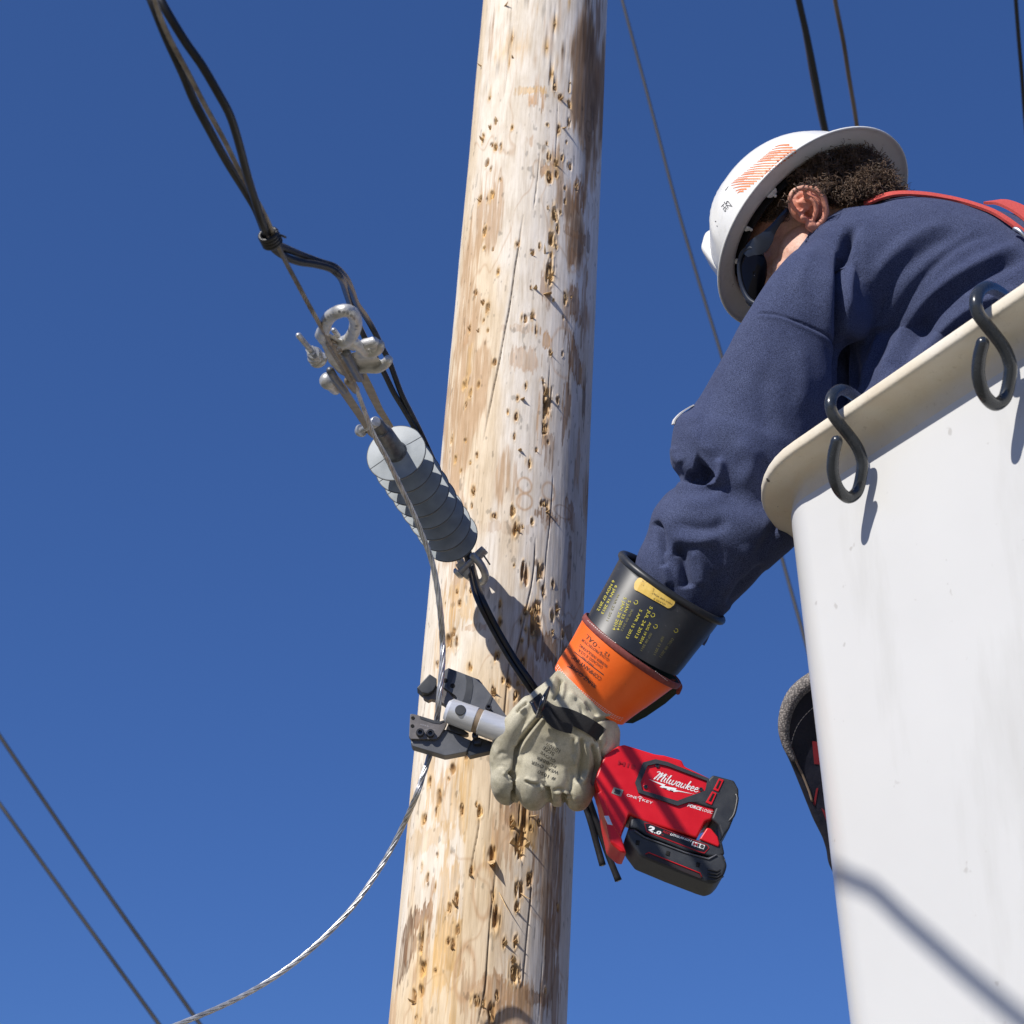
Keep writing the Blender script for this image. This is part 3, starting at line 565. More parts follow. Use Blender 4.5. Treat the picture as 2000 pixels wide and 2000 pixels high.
m.tube(cr([np.r_[W(1690, 562, 2.09), .104], np.r_[W(1780, 572, 2.10), .124], np.r_[W(1880, 620, 2.10), .145], np.r_[W(2000, 690, 2.09), .160], np.r_[W(2110, 800, 2.08), .165], np.r_[bi+[0, 0, .35], .165], np.r_[bi, .155]], 8)[:, :3],
       cr([np.r_[W(1690, 562, 2.09), .104], np.r_[W(1780, 572, 2.10), .124], np.r_[W(1880, 620, 2.10), .145], np.r_[W(2000, 690, 2.09), .160], np.r_[W(2110, 800, 2.08), .165], np.r_[bi+[0, 0, .35], .165], np.r_[bi, .155]], 8)[:, 3], 48, dome=True)
m.tube([W(1700, 620, 2.10), W(1740, 760, 2.12), bk(.0, .30, 6.72)], [.10, .12, .12], 32, dome=True)
far = [W(1790, 560, 2.30), W(1860, 760, 2.42), bk(.2, .45, 6.55), bk(.35, .40, 6.42)]
m.tube(cr(far, 6), np.linspace(.085, .05, 19), 24, dome=True)
shirt = remesh(m, .0032, 3, .5)
bm = bmesh.new(); bm.from_mesh(shirt); bmesh.ops.subdivide_edges(bm, edges=[e for e in bm.edges if e.verts[0].co.z > 6.55], cuts=1, use_grid_fill=True); bm.to_mesh(shirt); bm.free()
V = getV(shirt); N = getN(shirt)
V += N*(.006*(fbm(V*13, 3)-.5)+.0010*(fbm(V*34+5, 3)-.5))[:, None]; setV(shirt, V)
FOLDS = [
    # armpit crease and the shaded pleat beside it
    ([(1664, 440), (1651, 478), (1643, 530), (1641, 600), (1640, 680), (1642, 800)], 9, -.020, .10), ([(1655, 640), (1662, 690), (1676, 780)], 12, -.010, .3), ([(1622, 500), (1618, 600), (1622, 700)], 20, .005, .3),
    # sleeve-head seam
    ([(1478, 612), (1500, 612), (1525, 617), (1572, 634), (1608, 653), (1630, 676), (1640, 706)], 2.6, -.0028, .04), ([(1478, 617), (1525, 622), (1570, 640), (1604, 659), (1624, 682), (1634, 712)], 4.5, .0016, .05),
    # long soft folds of the back
    ([(2010, 470), (1930, 505), (1850, 550), (1780, 620), (1700, 760)], 13, .0065, .15), ([(2010, 500), (1940, 530), (1870, 575), (1800, 650), (1730, 760)], 13, -.0075, .15), ([(2010, 560), (1900, 600), (1820, 670), (1770, 740)], 12, .006, .2), ([(1960, 600), (1880, 640), (1820, 710)], 12, -.006, .2),
    ([(1900, 440), (1820, 480), (1750, 540), (1700, 640)], 16, -.005, .2), ([(1860, 430), (1790, 460), (1730, 510), (1690, 570)], 14, .004, .25), ([(1960, 450), (1870, 480), (1790, 560), (1735, 660), (1690, 770)], 10, -.004, .2), ([(1990, 610), (1930, 650), (1880, 710)], 10, .004, .3), ([(1760, 700), (1720, 770), (1700, 830)], 9, .004, .3), ([(1720, 640), (1690, 720), (1672, 800)], 9, .006, .25), ([(1745, 560), (1705, 650), (1684, 740)], 8, -.004, .3),
    ([(1690, 430), (1660, 455), (1640, 490)], 10, -.003, .3), ([(1600, 470), (1570, 520), (1550, 580)], 14, .002, .3), ([(1670, 500), (1660, 560), (1662, 620)], 9, .004, .3),
    # elbow hollow with its overhanging roll
    ([(1352, 918), (1374, 922), (1386, 914)], 19, -.024, .1), ([(1338, 930), (1360, 940), (1385, 938)], 10, -.014, .15), ([(1316, 958), (1345, 955), (1380, 950), (1402, 938), (1409, 915), (1404, 892)], 8, .0095, .12), ([(1314, 870), (1318, 890), (1335, 905)], 9, .004, .2),
    # forearm bunching
    ([(1322, 975), (1370, 982), (1430, 960)], 14, .004, .3), ([(1276, 1018), (1286, 1032), (1294, 1064), (1298, 1110)], 7, -.009, .1), ([(1310, 1014), (1350, 1030), (1395, 1030), (1430, 1010)], 14, -.0055, .25), ([(1305, 1042), (1350, 1056), (1410, 1050)], 13, .005, .3),
    ([(1312, 1078), (1327, 1080), (1336, 1104), (1342, 1150)], 10, -.013, .1), ([(1300, 1070), (1298, 1100), (1308, 1150)], 8, .005, .2), ([(1352, 1072), (1368, 1100), (1370, 1150)], 12, .004, .2), ([(1500, 1108), (1470, 1122), (1445, 1150), (1425, 1190)], 10, -.007, .15), ([(1400, 1080), (1424, 1120), (1414, 1170)], 16, .004, .3), ([(1450, 1060), (1462, 1100), (1442, 1140)], 16, .004, .3), ([(1392, 1110), (1396, 1150), (1380, 1190)], 11, -.005, .3),
    ([(1530, 1000), (1500, 1060), (1470, 1100)], 12, -.006, .3), ([(1480, 880), (1500, 940), (1480, 1000)], 18, -.005, .3), ([(1430, 850), (1470, 900), (1440, 960)], 18, .005, .3), ([(1400, 720), (1380, 800), (1370, 860)], 14, -.003, .3), ([(1350, 830), (1370, 870), (1410, 880)], 12, .003, .3), ([(1500, 700), (1490, 800), (1520, 860)], 20, -.003, .3), ([(1560, 660), (1570, 740), (1560, 820)], 16, .003, .3)]
sculpt(shirt, FOLDS)
o_shirt = link('navy_shirt', shirt, M_navy, person)
# small white-edged label on the outside of the sleeve
B_sh = bvh_of(o_shirt)

# trousers down to the bucket floor
m = MB(); fz = BZ-1.03
for s_ in (-1, 1):
    hp = bi+np.array([BE[0], BE[1], 0])*.0+np.array([BE[1], -BE[0], 0])*0
    off = np.array([BMv[0], BMv[1], 0])*.0+np.array([BE[0], BE[1], 0])*.09*s_
    m.tube(cr([bi+off*.6+[0, 0, .06], bi+off+[0, 0, -.12], bi+off*1.1+[0, 0, -.26], [*(bi+off*1.2)[:2], fz+.02]], 5), np.linspace(.125, .075, 16), 24, dome=True)
o_tr = link('trousers', remesh(m, .012, 3), M_trouser, person)

# ---- head in its own frame
HO = W(1579, 442, 2.17)
h_u = nrm(camvec(-.497, .598, -.629)); h_f = nrm(camvec(-.77, -.64, 0)); h_f = nrm(h_f-h_u*(h_f@h_u)); h_l = np.cross(h_u, h_f)
HM = np.array([h_f, h_l, h_u]).T
def H(a, l, u): return HO+h_f*a+h_l*l+h_u*u
def HH(a, l, u): return H(a*1.07+.008, l*1.07, u*1.05)
def skin_nodes(nt, b):
    v = coords(nt); n1 = noise(nt, v, 34, 4); c = ramp(nt, n1, [(.3, (.60, .31, .22)), (.5, (.70, .42, .315)), (.7, (.76, .50, .385))])
    n2 = noise(nt, v, 420, 4, .7); k = ramp(nt, n2, [(.35, (.80, .72, .68)), (.6, (1.05, 1.05, 1.05))]); c = mix(nt, .7, c, k, 'MULTIPLY')
    at = nt.nodes.new('ShaderNodeAttribute'); at.attribute_name = 'tone'; c = mix(nt, 1, c, at.outputs['Color'], 'MULTIPLY')
    nt.links.new(c, b.inputs['Base Color']); b.inputs['Subsurface Radius'].default_value = (.006, .002, .001); b.inputs['Subsurface Scale'].default_value = 1.0; bump(nt, b, n2, .35, .0007)
M_skin = mat('skin', (.6, .33, .24), .5, spec=.4, sss=.12, nodes=skin_nodes)
m = MB()
m.ball(HH(-.012, 0, .004), .098, .078, .098, HM, 32, 20)
m.ball(HH(.035, 0, -.055), .056, .064, .075, HM, 28, 16); m.ball(HH(.03, 0, -.1), .05, .052, .05, HM)
for s_ in (1, -1):
    m.ball(HH(.062, .036*s_, -.072), .026, .026, .030, HM); m.ball(HH(.012, .050*s_, -.112), .034, .018, .030, HM); m.ball(HH(.074, .026*s_, -.030), .020, .028, .013, HM)
    m.ball(HH(.03, .052*s_, -.065), .038, .016, .032, HM); m.ball(HH(.078, .031*s_, -.050), .012, .014, .010, HM)
    m.ball(HH(.066, .026*s_, -.105), .022, .018, .020, HM)
m.tube(cr([HH(.088, 0, -.045), HH(.100, 0, -.066), HH(.112, 0, -.084), HH(.098, 0, -.092)], 4), np.linspace(.009, .013, 13), 12, dome=True)
m.ball(HH(.085, 0, -.112), .018, .026, .014, HM); m.ball(HH(.072, 0, -.140), .024, .026, .020, HM)
m.tube([HH(-.02, 0, -.06), HH(-.03, 0, -.10), HH(-.045, 0, -.145)], [.062, .062, .062], 28, dome=True)
# the near ear, traced at its own distance beside the head
ED = 2.052
def E(px, py, d=0.0): return W(px, py, ED+d)
m.tube(cr([E(1560, 417, .010), E(1548, 403, .004), E(1543, 388, 0), E(1551, 373, 0), E(1570, 367, 0), E(1590, 371, 0), E(1604, 384, .001), E(1612, 404, .003), E(1611, 422, .004), E(1601, 438, .006), E(1587, 449, .010)], 5), cr([[.0026], [.0030], [.0034], [.0036], [.0036], [.0037], [.0040], [.0043], [.0043], [.0046], [.0042]], 5)[:, 0], 14, dome=True)
m.tube(cr([E(1573, 383, .004), E(1588, 392, .002), E(1594, 408, .003), E(1590, 424, .005), E(1580, 431, .008)], 5), .0036, 12, dome=True)
m.tube(cr([E(1562, 394, .010), E(1577, 404, .010), E(1570, 416, .009)], 4), .0032, 12, dome=True)
m.ball(E(1583, 441, .008), .0075, .006, .006); m.ball(E(1569, 424, .006), .0058, .0055, .006); m.ball(E(1578, 398, .021), .026, .012, .026, np.array([camvec(.55, .83, 0), camvec(0, 0, 1), camvec(.83, -.55, 0)]).T)
m.tube([E(1580, 400, .012), E(1584, 410, .064)], [.013, .020], 16)
# far ear
m.ball(H(-.012, -.082, -.05), .016, .008, .028, HM)
head = remesh(m, .0021, 2, .45)
sculpt(head, [([(1500, 470), (1492, 500), (1500, 540)], 5, -.002, .2), ([(1498, 520), (1512, 514), (1530, 505)], 1.8, -.0012, .2), ([(1497, 530), (1512, 526), (1524, 520)], 1.8, -.0012, .2), ([(1497, 541), (1508, 540), (1518, 536)], 1.8, -.0012, .2), ([(1500, 509), (1515, 500), (1532, 490)], 1.8, -.0010, .2),
    ([(1572, 440), (1574, 452), (1580, 464)], 2, -.0010, .3), ([(1640, 408), (1634, 424), (1626, 436)], 2.2, -.0015, .3), ([(1656, 400), (1650, 414)], 2.2, -.0015, .3), ([(1567, 412), (1574, 416), (1572, 423)], 3, -.003, .2), ([(1555, 392), (1566, 384), (1582, 386)], 3.0, -.0025, .2), ([(1576, 412), (1581, 420), (1584, 430)], 3.5, -.004, .2)])
V = getV(head); X, Y, D = projV(V); tone = np.ones((len(V), 3))
ear = sstep(52, 36, np.hypot(X-1580, (Y-410)))*sstep(2.08, 2.065, D); tone = tone*(1-ear[:, None])+np.array([1.04, .74, .68])*ear[:, None]
L_ = (V-HO)@HM; a_, l_, u_ = L_.T; n_ = fbm(V*60, 3)
beard = sstep(-.06, -.10, u_)*sstep(-.02, .03, a_)*.30*(.5+n_); tone = tone*(1-beard[:, None])+np.array([.55, .5, .5])*beard[:, None]
fh = sstep(.02, .05, a_)*sstep(-.055, -.035, u_)*.45; tone = tone*(1-fh[:, None])+np.array([.78, .58, .52])*fh[:, None]  # forehead darkened: shade of the brim painted into the skin tone
at = head.color_attributes.new('tone', 'FLOAT_COLOR', 'POINT'); at.data.foreach_set('color', np.c_[tone, np.ones(len(tone))].astype(np.float32).ravel())
o_head = link('head_and_neck', head, M_skin, person)
B_head = bvh_of(o_head)

# ---- hair: dark scalp mass and curls over it
M_hair = varied('dark_curly_hair', (.055, .033, .021), (.19, .12, .075), scale=60, rough=.5, rvar=.1, bstr=0, spec=.5)
m = MB(); rr = random.Random(5)
hz = [(1476, 436), (1500, 392), (1535, 352), (1570, 322), (1620, 292), (1690, 292), (1745, 330), (1772, 384), (1745, 398), (1718, 392), (1690, 384), (1660, 390), (1640, 396), (1624, 398), (1612, 384), (1598, 372), (1580, 364), (1560, 364), (1545, 374), (1540, 392), (1538, 412), (1530, 430), (1520, 424)]
def inpoly(x, y, P):
    c = False; j = len(P)-1
    for i in range(len(P)):
        if (P[i][1] > y) != (P[j][1] > y) and x < (P[j][0]-P[i][0])*(y-P[i][1])/(P[j][1]-P[i][1])+P[i][0]: c = not c
        j = i
    return c
# scalp mass: lumpy cap hugging the skull behind and above the ears
sc = MB()
for k in range(150):
    th = rr.uniform(-2.2, 2.2); uu = rr.uniform(-.085, .03)
    if abs(th) > 1.75 or (abs(th) > 1.15 and uu < -.03) or uu < -.064: continue
    r_ = math.sqrt(max(.01, 1-(uu/.1)**2)); p = HH(-.012-.098*r_*math.cos(th), .078*r_*math.sin(th), uu); sc.ball(p, rr.uniform(.012, .018), nu=10, nv=7)
hm_ = remesh(sc, .0035, 2); V = getV(hm_); N = getN(hm_); V += N*(.004*(fbm(V*150, 3)-.5))[:, None]; setV(hm_, V)
o_hair = link('hair', hm_, M_hair, person)
B_hair = bvh_of(o_hair, o_head)
cnt = 0
while cnt < 2100:
    x, y = rr.uniform(1470, 1775), rr.uniform(288, 442)
    if not inpoly(x, y, hz): continue
    p, n = cast(B_hair, x, y)
    if p is None: cnt += .2; continue
    if ((p-HO)@h_l) < -.02: cnt += .3; continue
    short = sstep(1560, 1500, x); L = rr.uniform(.009, .018)*(1-.65*short); R_ = rr.uniform(.0022, .0050); ax = nrm(n*rr.uniform(.15, .9)+nrm(np.array([rr.gauss(0, 1) for _ in range(3)]))*.9-h_u*.5)
    u1 = nrm(np.cross(ax, n+.1)); u2 = np.cross(ax, u1); ph = rr.uniform(0, 6.28); tu = rr.uniform(.8, 1.9); K = 9
    pts = [p-n*.001+ax*L*t+(u1*(math.cos(ph+tu*6.28*t)-math.cos(ph))+u2*(math.sin(ph+tu*6.28*t)-math.sin(ph)))*R_*min(1, t*2.2)+n*.004*t*(1-.6*short) for t in np.linspace(0, 1, K)]
    m.tube(pts, np.linspace(.00085, .0003, K), 3, caps=False); cnt += 1
# far side and back, seen only from elsewhere
for k in range(500):
    th = rr.uniform(-2.0, .4); uu = rr.uniform(-.08, 0); r_ = math.sqrt(max(.01, 1-(uu/.1)**2)); p = H(-.012-.112*r_*math.cos(th), .090*r_*math.sin(th), uu); n = nrm(p-H(0, 0, 0)); ax = nrm(np.array([rr.gauss(0, 1) for _ in range(3)])+n)
    m.tube([p+ax*.014*t+n*.003*math.sin(9*t) for t in np.linspace(0, 1, 6)], .0005, 3, caps=False)
o_curl = m.build('curls', M_hair, o_hair)

# ---- hard hat
def hat_nodes(nt, b):
    v = coords(nt); n1 = noise(nt, v, 20, 4); c = ramp(nt, n1, [(.3, (.78, .775, .74)), (.7, (.84, .84, .82))])
    n3 = noise(nt, v, 190, 3, .6); k = ramp(nt, n3, [(.70, (0, 0, 0)), (.73, (.8, .8, .8))]); n5 = noise(nt, v, 16, 2); k5 = ramp(nt, n5, [(.52, (0, 0, 0)), (.62, (1, 1, 1))]); k = mix(nt, 1, k, k5, 'MULTIPLY'); c = mix(nt, k, c, (.08, .08, .08))
    n2 = noise(nt, v, 45, 5, .7); k = ramp(nt, n2, [(.55, (0, 0, 0)), (.72, (.35, .35, .35))]); c = mix(nt, k, c, (.55, .52, .44))
    nt.links.new(c, b.inputs['Base Color']); bump(nt, b, n2, .05, .001)
M_hat = mat('white_hat_plastic', (.8, .8, .78), .30, spec=.45, nodes=hat_nodes)
M_black = varied('black_plastic', (.012, .012, .014), (.022, .022, .025), rough=.45)
hat = empty('hard_hat', HO, None, None); setpar(hat, person)
m = MB(); rings = []; nA = 96; t = np.arange(nA)/nA*2*math.pi
def hring(a, b_, u, wob=0):
    return np.array([H(a*math.cos(q)+(.0), b_*math.sin(q), u+wob*math.cos(2*q)) for q in t])
HT = .128
for k in range(1, 22):
    f = k/22*math.pi/2; s_ = math.sin(f)**.86; rings.append(hring(.1235*s_, .1065*s_, .010+(HT-.010)*math.cos(f)**.92))
rings += [hring(.1245, .1075, .008), hring(.1262, .1092, .0035), hring(.130, .113, .0005), hring(.138, .122, -.0015, -.001), hring(.148, .133, -.004, -.002), hring(.1535, .1385, -.0065, -.003), hring(.1555, .1405, -.0085, -.003),
          hring(.1553, .1403, -.0112, -.003), hring(.1535, .1385, -.0108, -.003), hring(.1515, .1365, -.0085, -.003), hring(.147, .132, -.0068, -.002), hring(.137, .121, -.0042, -.001), hring(.127, .110, -.0022), hring(.1215, .1045, -.001), hring(.1200, .1030, .004)]
for k in range(21, 0, -3):
    f = k/22*math.pi/2; s_ = math.sin(f)**.86; rings.append(hring(.1195*s_, .1025*s_, .006+(HT-.010)*math.cos(f)**.92))
R = np.array(rings)
# moulded ribs over the crown
for i in range(22):
    for j in range(nA):
        p = R[i, j]-HO; l = p@h_l; u = p@h_u; out = nrm(p-h_u*.02)
        R[i, j] += out*(.0042*math.exp(-(l/.013)**2)*sstep(.02, .05, u)+.0022*math.exp(-((abs(l)-.047)/.006)**2)*sstep(.03, .06, u))
m.rings(R, caps=True)
o_shell = m.build('hat_shell', M_hat, hat)
# front accessory slot housing
m = MB(); m.prism([H(.060, -.004, .108), H(.096, -.004, .118), H(.116, -.004, .100), H(.124, -.004, .050), H(.110, -.004, .030)], h_l*-.046, .009, 4); o_b = link('front_boss', remesh(m, .0025, 3), M_hat, hat)
# headband and its clips
m = MB()
def band(a, b_, u0, u1, th, gap=None, off=-.002):
    R = []
    for (da, u) in ((0, u0), (th, u0), (th, u1), (0, u1)): R.append(np.array([H(off+(a-da)*math.cos(q), (b_-da)*math.sin(q), u) for q in t]))
    m.rings(R, caps=False, closed=True)
band(.1165, .098, -.006, .014, .0022); m.build('headband', M_black, hat, angle=50)
m = MB()
for q0, s_ in ((.42, 1), (.86, 1), (1.33, 1), (2.1, 1), (2.45, 1)):
    p = H(.1205*math.cos(q0), .1035*math.sin(q0), -.003); tg = nrm(H(.12*math.cos(q0+.05), .1035*math.sin(q0+.05), -.003)-p); inn = nrm(HO-p); inn = nrm(inn-h_u*(inn@h_u))
    w_ = .008 if abs(q0-1.33) < .1 else .0035; m.prism([p-tg*w_-inn*.001-h_u*.001, p+tg*w_-inn*.001-h_u*.001, p+tg*w_*.6+inn*.0045-h_u*.002, p-tg*w_*.6+inn*.0045-h_u*.002], h_u*.003, .0006)
    m.ball(p+inn*.005-h_u*.003, .0022, nu=10, nv=6); m.build('band_clip', M_hat, hat); m = MB()
# reflective sticker scraped to orange lines
B_hat = bvh_of(o_shell); M_org = varied('orange_sticker', (.82, .22, .06), (.86, .30, .12), scale=80, rough=.4, bstr=0)
m = MB(); Ls, Le = np.array([1426, 359.]), np.array([1522, 280.]); Rs, Re = np.array([1446, 379.]), np.array([1557, 294.])
def xat(P, y):
    P = sorted(P, key=lambda q: q[1]); return float(np.interp(y, [q[1] for q in P], [q[0] for q in P]))
LB = [(1520, 281), (1426, 359), (1443, 380)]; RB = [(1539, 281), (1557, 296), (1444, 380)]
for k in range(19):
    y = 283+k*5.05+rr.uniform(-.4, .4); x0, x1 = xat(LB, y+3), xat(RB, y); 
    if x1-x0 < 6: continue
    ribbon_on(m, B_hat, [(x0, y+4), ((x0*.6+x1*.4), y+.8), (x1, y)], .7, rr.uniform(2.6, 3.6), .0005)
    if rr.random() < .5: ribbon_on(m, B_hat, [(x0+3, y+1.5), ((x0+x1)/2, y-1.8)], .6, .5, .0005)
m.build('sticker', M_org, hat, smooth=False)
m = MB(); text_on(m, B_hat, 'SZ', (1414, 395), (1424, 409), 9, shear=.3, bold=.01); text_on(m, B_hat, 'HS', (1408, 402), (1416, 414), 8, shear=-.2)
ribbon_on(m, B_hat, [(1417, 372), (1423, 364)], 1.2, .5); ribbon_on(m, B_hat, [(1397, 432), (1399, 433)], 1.6); ribbon_on(m, B_hat, [(1400, 441), (1402, 442)], 1.4)
m.build('ink_marks', M_black, hat, smooth=False)

# ---- sunglasses
M_lens = mat('dark_lens', (.004, .004, .006), .09, spec=.12, coat=0); M_frame = varied('navy_black_frame', (.012, .016, .028), (.02, .026, .042), rough=.32, bstr=.05)
sg = empty('sunglasses', H(.1, 0, -.05), None, None); setpar(sg, person)
def hpt(a, l, u): return HH(a, l, u)
# the near side, at its own distance just outside the temple
GD = 2.078
def gpt(x, y, k=0.0): return W(x, y, GD+.00055*max(0, 1478-x)-k)
LO = [(1453, 494), (1466, 490), (1480, 491), (1492, 499), (1498, 516), (1498, 536), (1493, 556), (1485, 574), (1475, 585), (1464, 580), (1455, 566), (1449, 545), (1447, 520)]
m = MB(); P = cr(LO, 3, closed=True); c_ = P.mean(0); R = []
for f in (1.0, .97, .85, .65, .4, .15, .01): R.append([gpt(*(c_+(p-c_)*f), .0065*(1-f*f)) for p in P])
R2 = [[gpt(*(c_+(p-c_)*f), .0065*(1-f*f)-.002) for p in P] for f in (.01, .6, 1.0)]
m.rings(R+R2); m.build('lens', M_lens, sg)
m = MB(); loc = [(1490, 497), (1476, 487), (1462, 486), (1450, 496), (1444, 518), (1446, 545), (1453, 568), (1464, 586), (1480, 596)]
m.tube(cr([gpt(x, y, -.001) for x, y in loc], 4), cr([[.0018], [.003], [.0038], [.0036], [.003], [.003], [.0034], [.004], [.0035]], 4)[:, 0], 10, dome=True); m.build('rim', M_frame, sg)
m = MB(); sec = [(1458, 500, 9, 0), (1470, 486, 15, 0), (1484, 478, 18, -.001), (1496, 466, 15, -.001), (1505, 453, 10, 0), (1514, 441, 7.5, .001), (1526, 425, 6, .003), (1538, 411, 5, .005), (1548, 400, 4.5, .010)]
S2 = cr(sec, 5); T2 = np.gradient(S2[:, :2], axis=0); T2 /= np.linalg.norm(T2, axis=1)[:, None]; R3 = []
for (x, y, hw, dk), tt in zip(S2, T2):
    q = np.array([tt[1], -tt[0]]); a_ = np.array([x, y])+q*hw; b_ = np.array([x, y])-q*hw; R3.append([gpt(*a_, .002-dk), gpt(x, y, .0034-dk), gpt(*b_, .002-dk), gpt(*b_, -.0012-dk), gpt(*a_, -.0012-dk)])
m.rings(R3); m.build('temple', M_frame, sg, angle=40)
for s_ in (-1,):
    # wrap-round lens: grid bulging forward and sideways
    m = MB(); R = []
    for i, f in enumerate(np.linspace(0, 1, 15)):          # from nose to temple
        ang = math.radians(6+f*62); a = -.012+.118*math.cos(ang*.98)-.004*f; l = .010+.070*math.sin(ang)/math.sin(math.radians(68))
        hh = .0225*(1-.10*f-.55*max(0, f-.72)/.28-.35*max(0, .15-f)/.15); row = []
        for g_ in np.linspace(-1, 1, 9):
            bl = .004*(1-g_*g_); row.append(hpt(a+bl-.002*(g_ < 0)*abs(g_), s_*(l+bl*.6*f), -.049+.004*f+hh*g_))
        R.append(row)
    R = np.array(R); out = R; cen = H(0, 0, -.05); inn = R-np.array([[nrm(p-cen) for p in row] for row in R])*.0022
    n1, n2 = R.shape[:2]; Vv = np.vstack([out.reshape(-1, 3), inn.reshape(-1, 3)]); q = n1*n2; Fc = []
    for i in range(n1-1):
        for j in range(n2-1):
            k = i*n2+j; Fc += [[k, k+1, k+n2+1, k+n2], [q+k, q+k+n2, q+k+n2+1, q+k+1]]
    per = [i*n2 for i in range(n1)]+[(n1-1)*n2+j for j in range(1, n2)]+[i*n2+n2-1 for i in range(n1-2, -1, -1)]+[j for j in range(n2-2, 0, -1)]
    for a_1, b_1 in zip(per, per[1:]+per[:1]): Fc.append([a_1, b_1, q+b_1, q+a_1])
    m.add(Vv, Fc); m.build('lens', M_lens, sg)
    # frame: brow bar and rim under the lens
    m = MB(); top = [R[i, -1]+h_u*.001+h_f*.001 for i in range(n1)]; m.tube(cr(top, 2), .0022, 8, dome=True); bot = [R[i, 0] for i in range(0, n1)]; m.tube(cr(bot, 2), .0014, 8, dome=True)
    m.build('rim', M_frame, sg)
    # temple arm, broad at the hinge, over the ear
    m = MB(); sec = [(.052, .076, -.046, .0105), (.038, .0815, -.044, .0090), (.022, .0835, -.041, .0062), (.005, .0845, -.038, .0042), (-.012, .0835, -.037, .0038), (-.030, .081, -.045, .0034)]
    S2 = cr(sec, 5); R2 = []
    for (a, l, u, hh) in S2: R2.append([hpt(a, s_*(l+.0016), u+hh), hpt(a, s_*(l+.0022), u), hpt(a, s_*(l+.0016), u-hh), hpt(a, s_*(l-.0012), u-hh), hpt(a, s_*(l-.0012), u+hh)])
    m.rings(R2); m.build('temple', M_frame, sg, angle=40)
m = MB(); m.tube(cr([hpt(.110, .012, -.034), hpt(.114, 0, -.032), hpt(.110, -.012, -.034)], 4), .0026, 8, dome=True); m.build('bridge', M_frame, sg)

# ---- red harness webbing over the shoulders
M_web = varied('red_webbing', (.50, .055, .045), (.62, .09, .07), scale=500, rough=.75, bstr=.6, bscale=1400)
def strap_on(mb, bvh, pts, w_, th=.0016, lift=.001, n=7, edge=None):
    P = cr(pts, n); T = np.gradient(P, axis=0); T /= np.linalg.norm(T, axis=1)[:, None]; Q = np.c_[T[:, 1], -T[:, 0]]; R = []
    for p, q in zip(P, Q):
        row = []
        for f in (-1, -.5, 0, .5, 1):
            h, nn = cast(bvh, *(p+q*w_/2*f), lift)
            if h is None: row = None; break
            row.append((h, nn))
        if row is None: continue
        nn = nrm(sum(r[1] for r in row)); R.append([r[0]+nn*th for r in row]+[r[0] for r in row[::-1]])
    if len(R) > 2: mb.rings(R)
hz_ = empty('safety_harness', W(1850, 390, 2.0), None, None); setpar(hz_, person)
m = MB()
def shoulder_web(pts, hw, th):
    """webbing laid along the shoulder line at its real distance"""
    P = cr([np.r_[W(x, y, d)] for x, y, d in pts], 6); T, N, B = frames(P); R = []
    for p, t_ in zip(P, T):
        up = nrm(camvec(.1, .75, .62)); side = nrm(np.cross(t_, up)); up = np.cross(side, t_); R.append([p-side*hw+up*th, p+side*hw+up*th, p+side*hw-up*th, p-side*hw-up*th])
    m.rings(R)
shoulder_web([(1688, 399, 2.072), (1720, 385, 2.065), (1753, 378, 2.062), (1800, 379, 2.06), (1843, 385, 2.058), (1880, 393, 2.05), (1916, 404, 2.035), (1945, 416, 2.02), (1975, 435, 2.0), (2010, 462, 1.985)], .0045, .0016)
m.build('shoulder_strap', M_web, hz_, angle=40)
m = MB(); shoulder_web([(1938, 394, 2.12), (1960, 396, 2.10), (1985, 406, 2.07), (2015, 425, 2.03), (2040, 450, 2.0)], .014, .0017); m.build('back_strap', M_web, hz_, angle=40)
m = MB(); m.tube(cr([W(1982, 447, 1.985), W(1990, 450, 1.98), W(2002, 462, 1.975), W(2012, 474, 1.975)], 4), .0028, 10, dome=True)
M_steel = varied('dull_steel', (.50, .51, .52), (.62, .63, .64), scale=70, rough=.36, metal=.9, bstr=.1)
m.build('buckle', M_steel, hz_)
# sleeve label edge
M_lab = mat('white_label', (.75, .73, .7), .7); m = MB()
P = [W(1317, 829, 1.956), W(1320, 820, 1.957), W(1331, 808, 1.958), W(1345, 798, 1.959), W(1356, 792, 1.96)]; Pc = cr(P, 4)
m.rings([[p-_F*.004, p+camvec(-.8, .6, 0)*.0018-_F*.004, p+camvec(-.8, .6, 0)*.0018+_F*.02, p+_F*.02] for p in Pc]); m.build('sleeve_label', M_lab, person, smooth=False)
# ------------------------------------------------------------------ gloves on the left hand
def leather_nodes(nt, b):
    v = coords(nt); n1 = noise(nt, v, 26, 5, .6); c = ramp(nt, n1, [(.32, (.38, .345, .245)), (.5, (.50, .46, .345)), (.66, (.58, .54, .42))])
    n3 = noise(nt, v, 90, 4, .7, .6); k = ramp(nt, n3, [(.55, (0, 0, 0)), (.72, (.45, .45, .45))]); c = mix(nt, k, c, (.20, .19, .15))
    n2 = noise(nt, v, 850, 3, .6); k = ramp(nt, n2, [(.35, (.86, .86, .84)), (.62, (1.06, 1.06, 1.06))]); c = mix(nt, 1, c, k, 'MULTIPLY')
    at = nt.nodes.new('ShaderNodeAttribute'); at.attribute_name = 'tone'; c = mix(nt, 1, c, at.outputs['Color'], 'MULTIPLY')
    nt.links.new(c, b.inputs['Base Color']); n4 = noise(nt, v, 260, 4, .6); h = mix(nt, .5, n2, n4); bump(nt, b, h, .35, .0006)
M_lea = mat('pale_work_leather', (.46, .42, .32), .68, spec=.3, sheen=.08, nodes=leather_nodes)
m = MB()
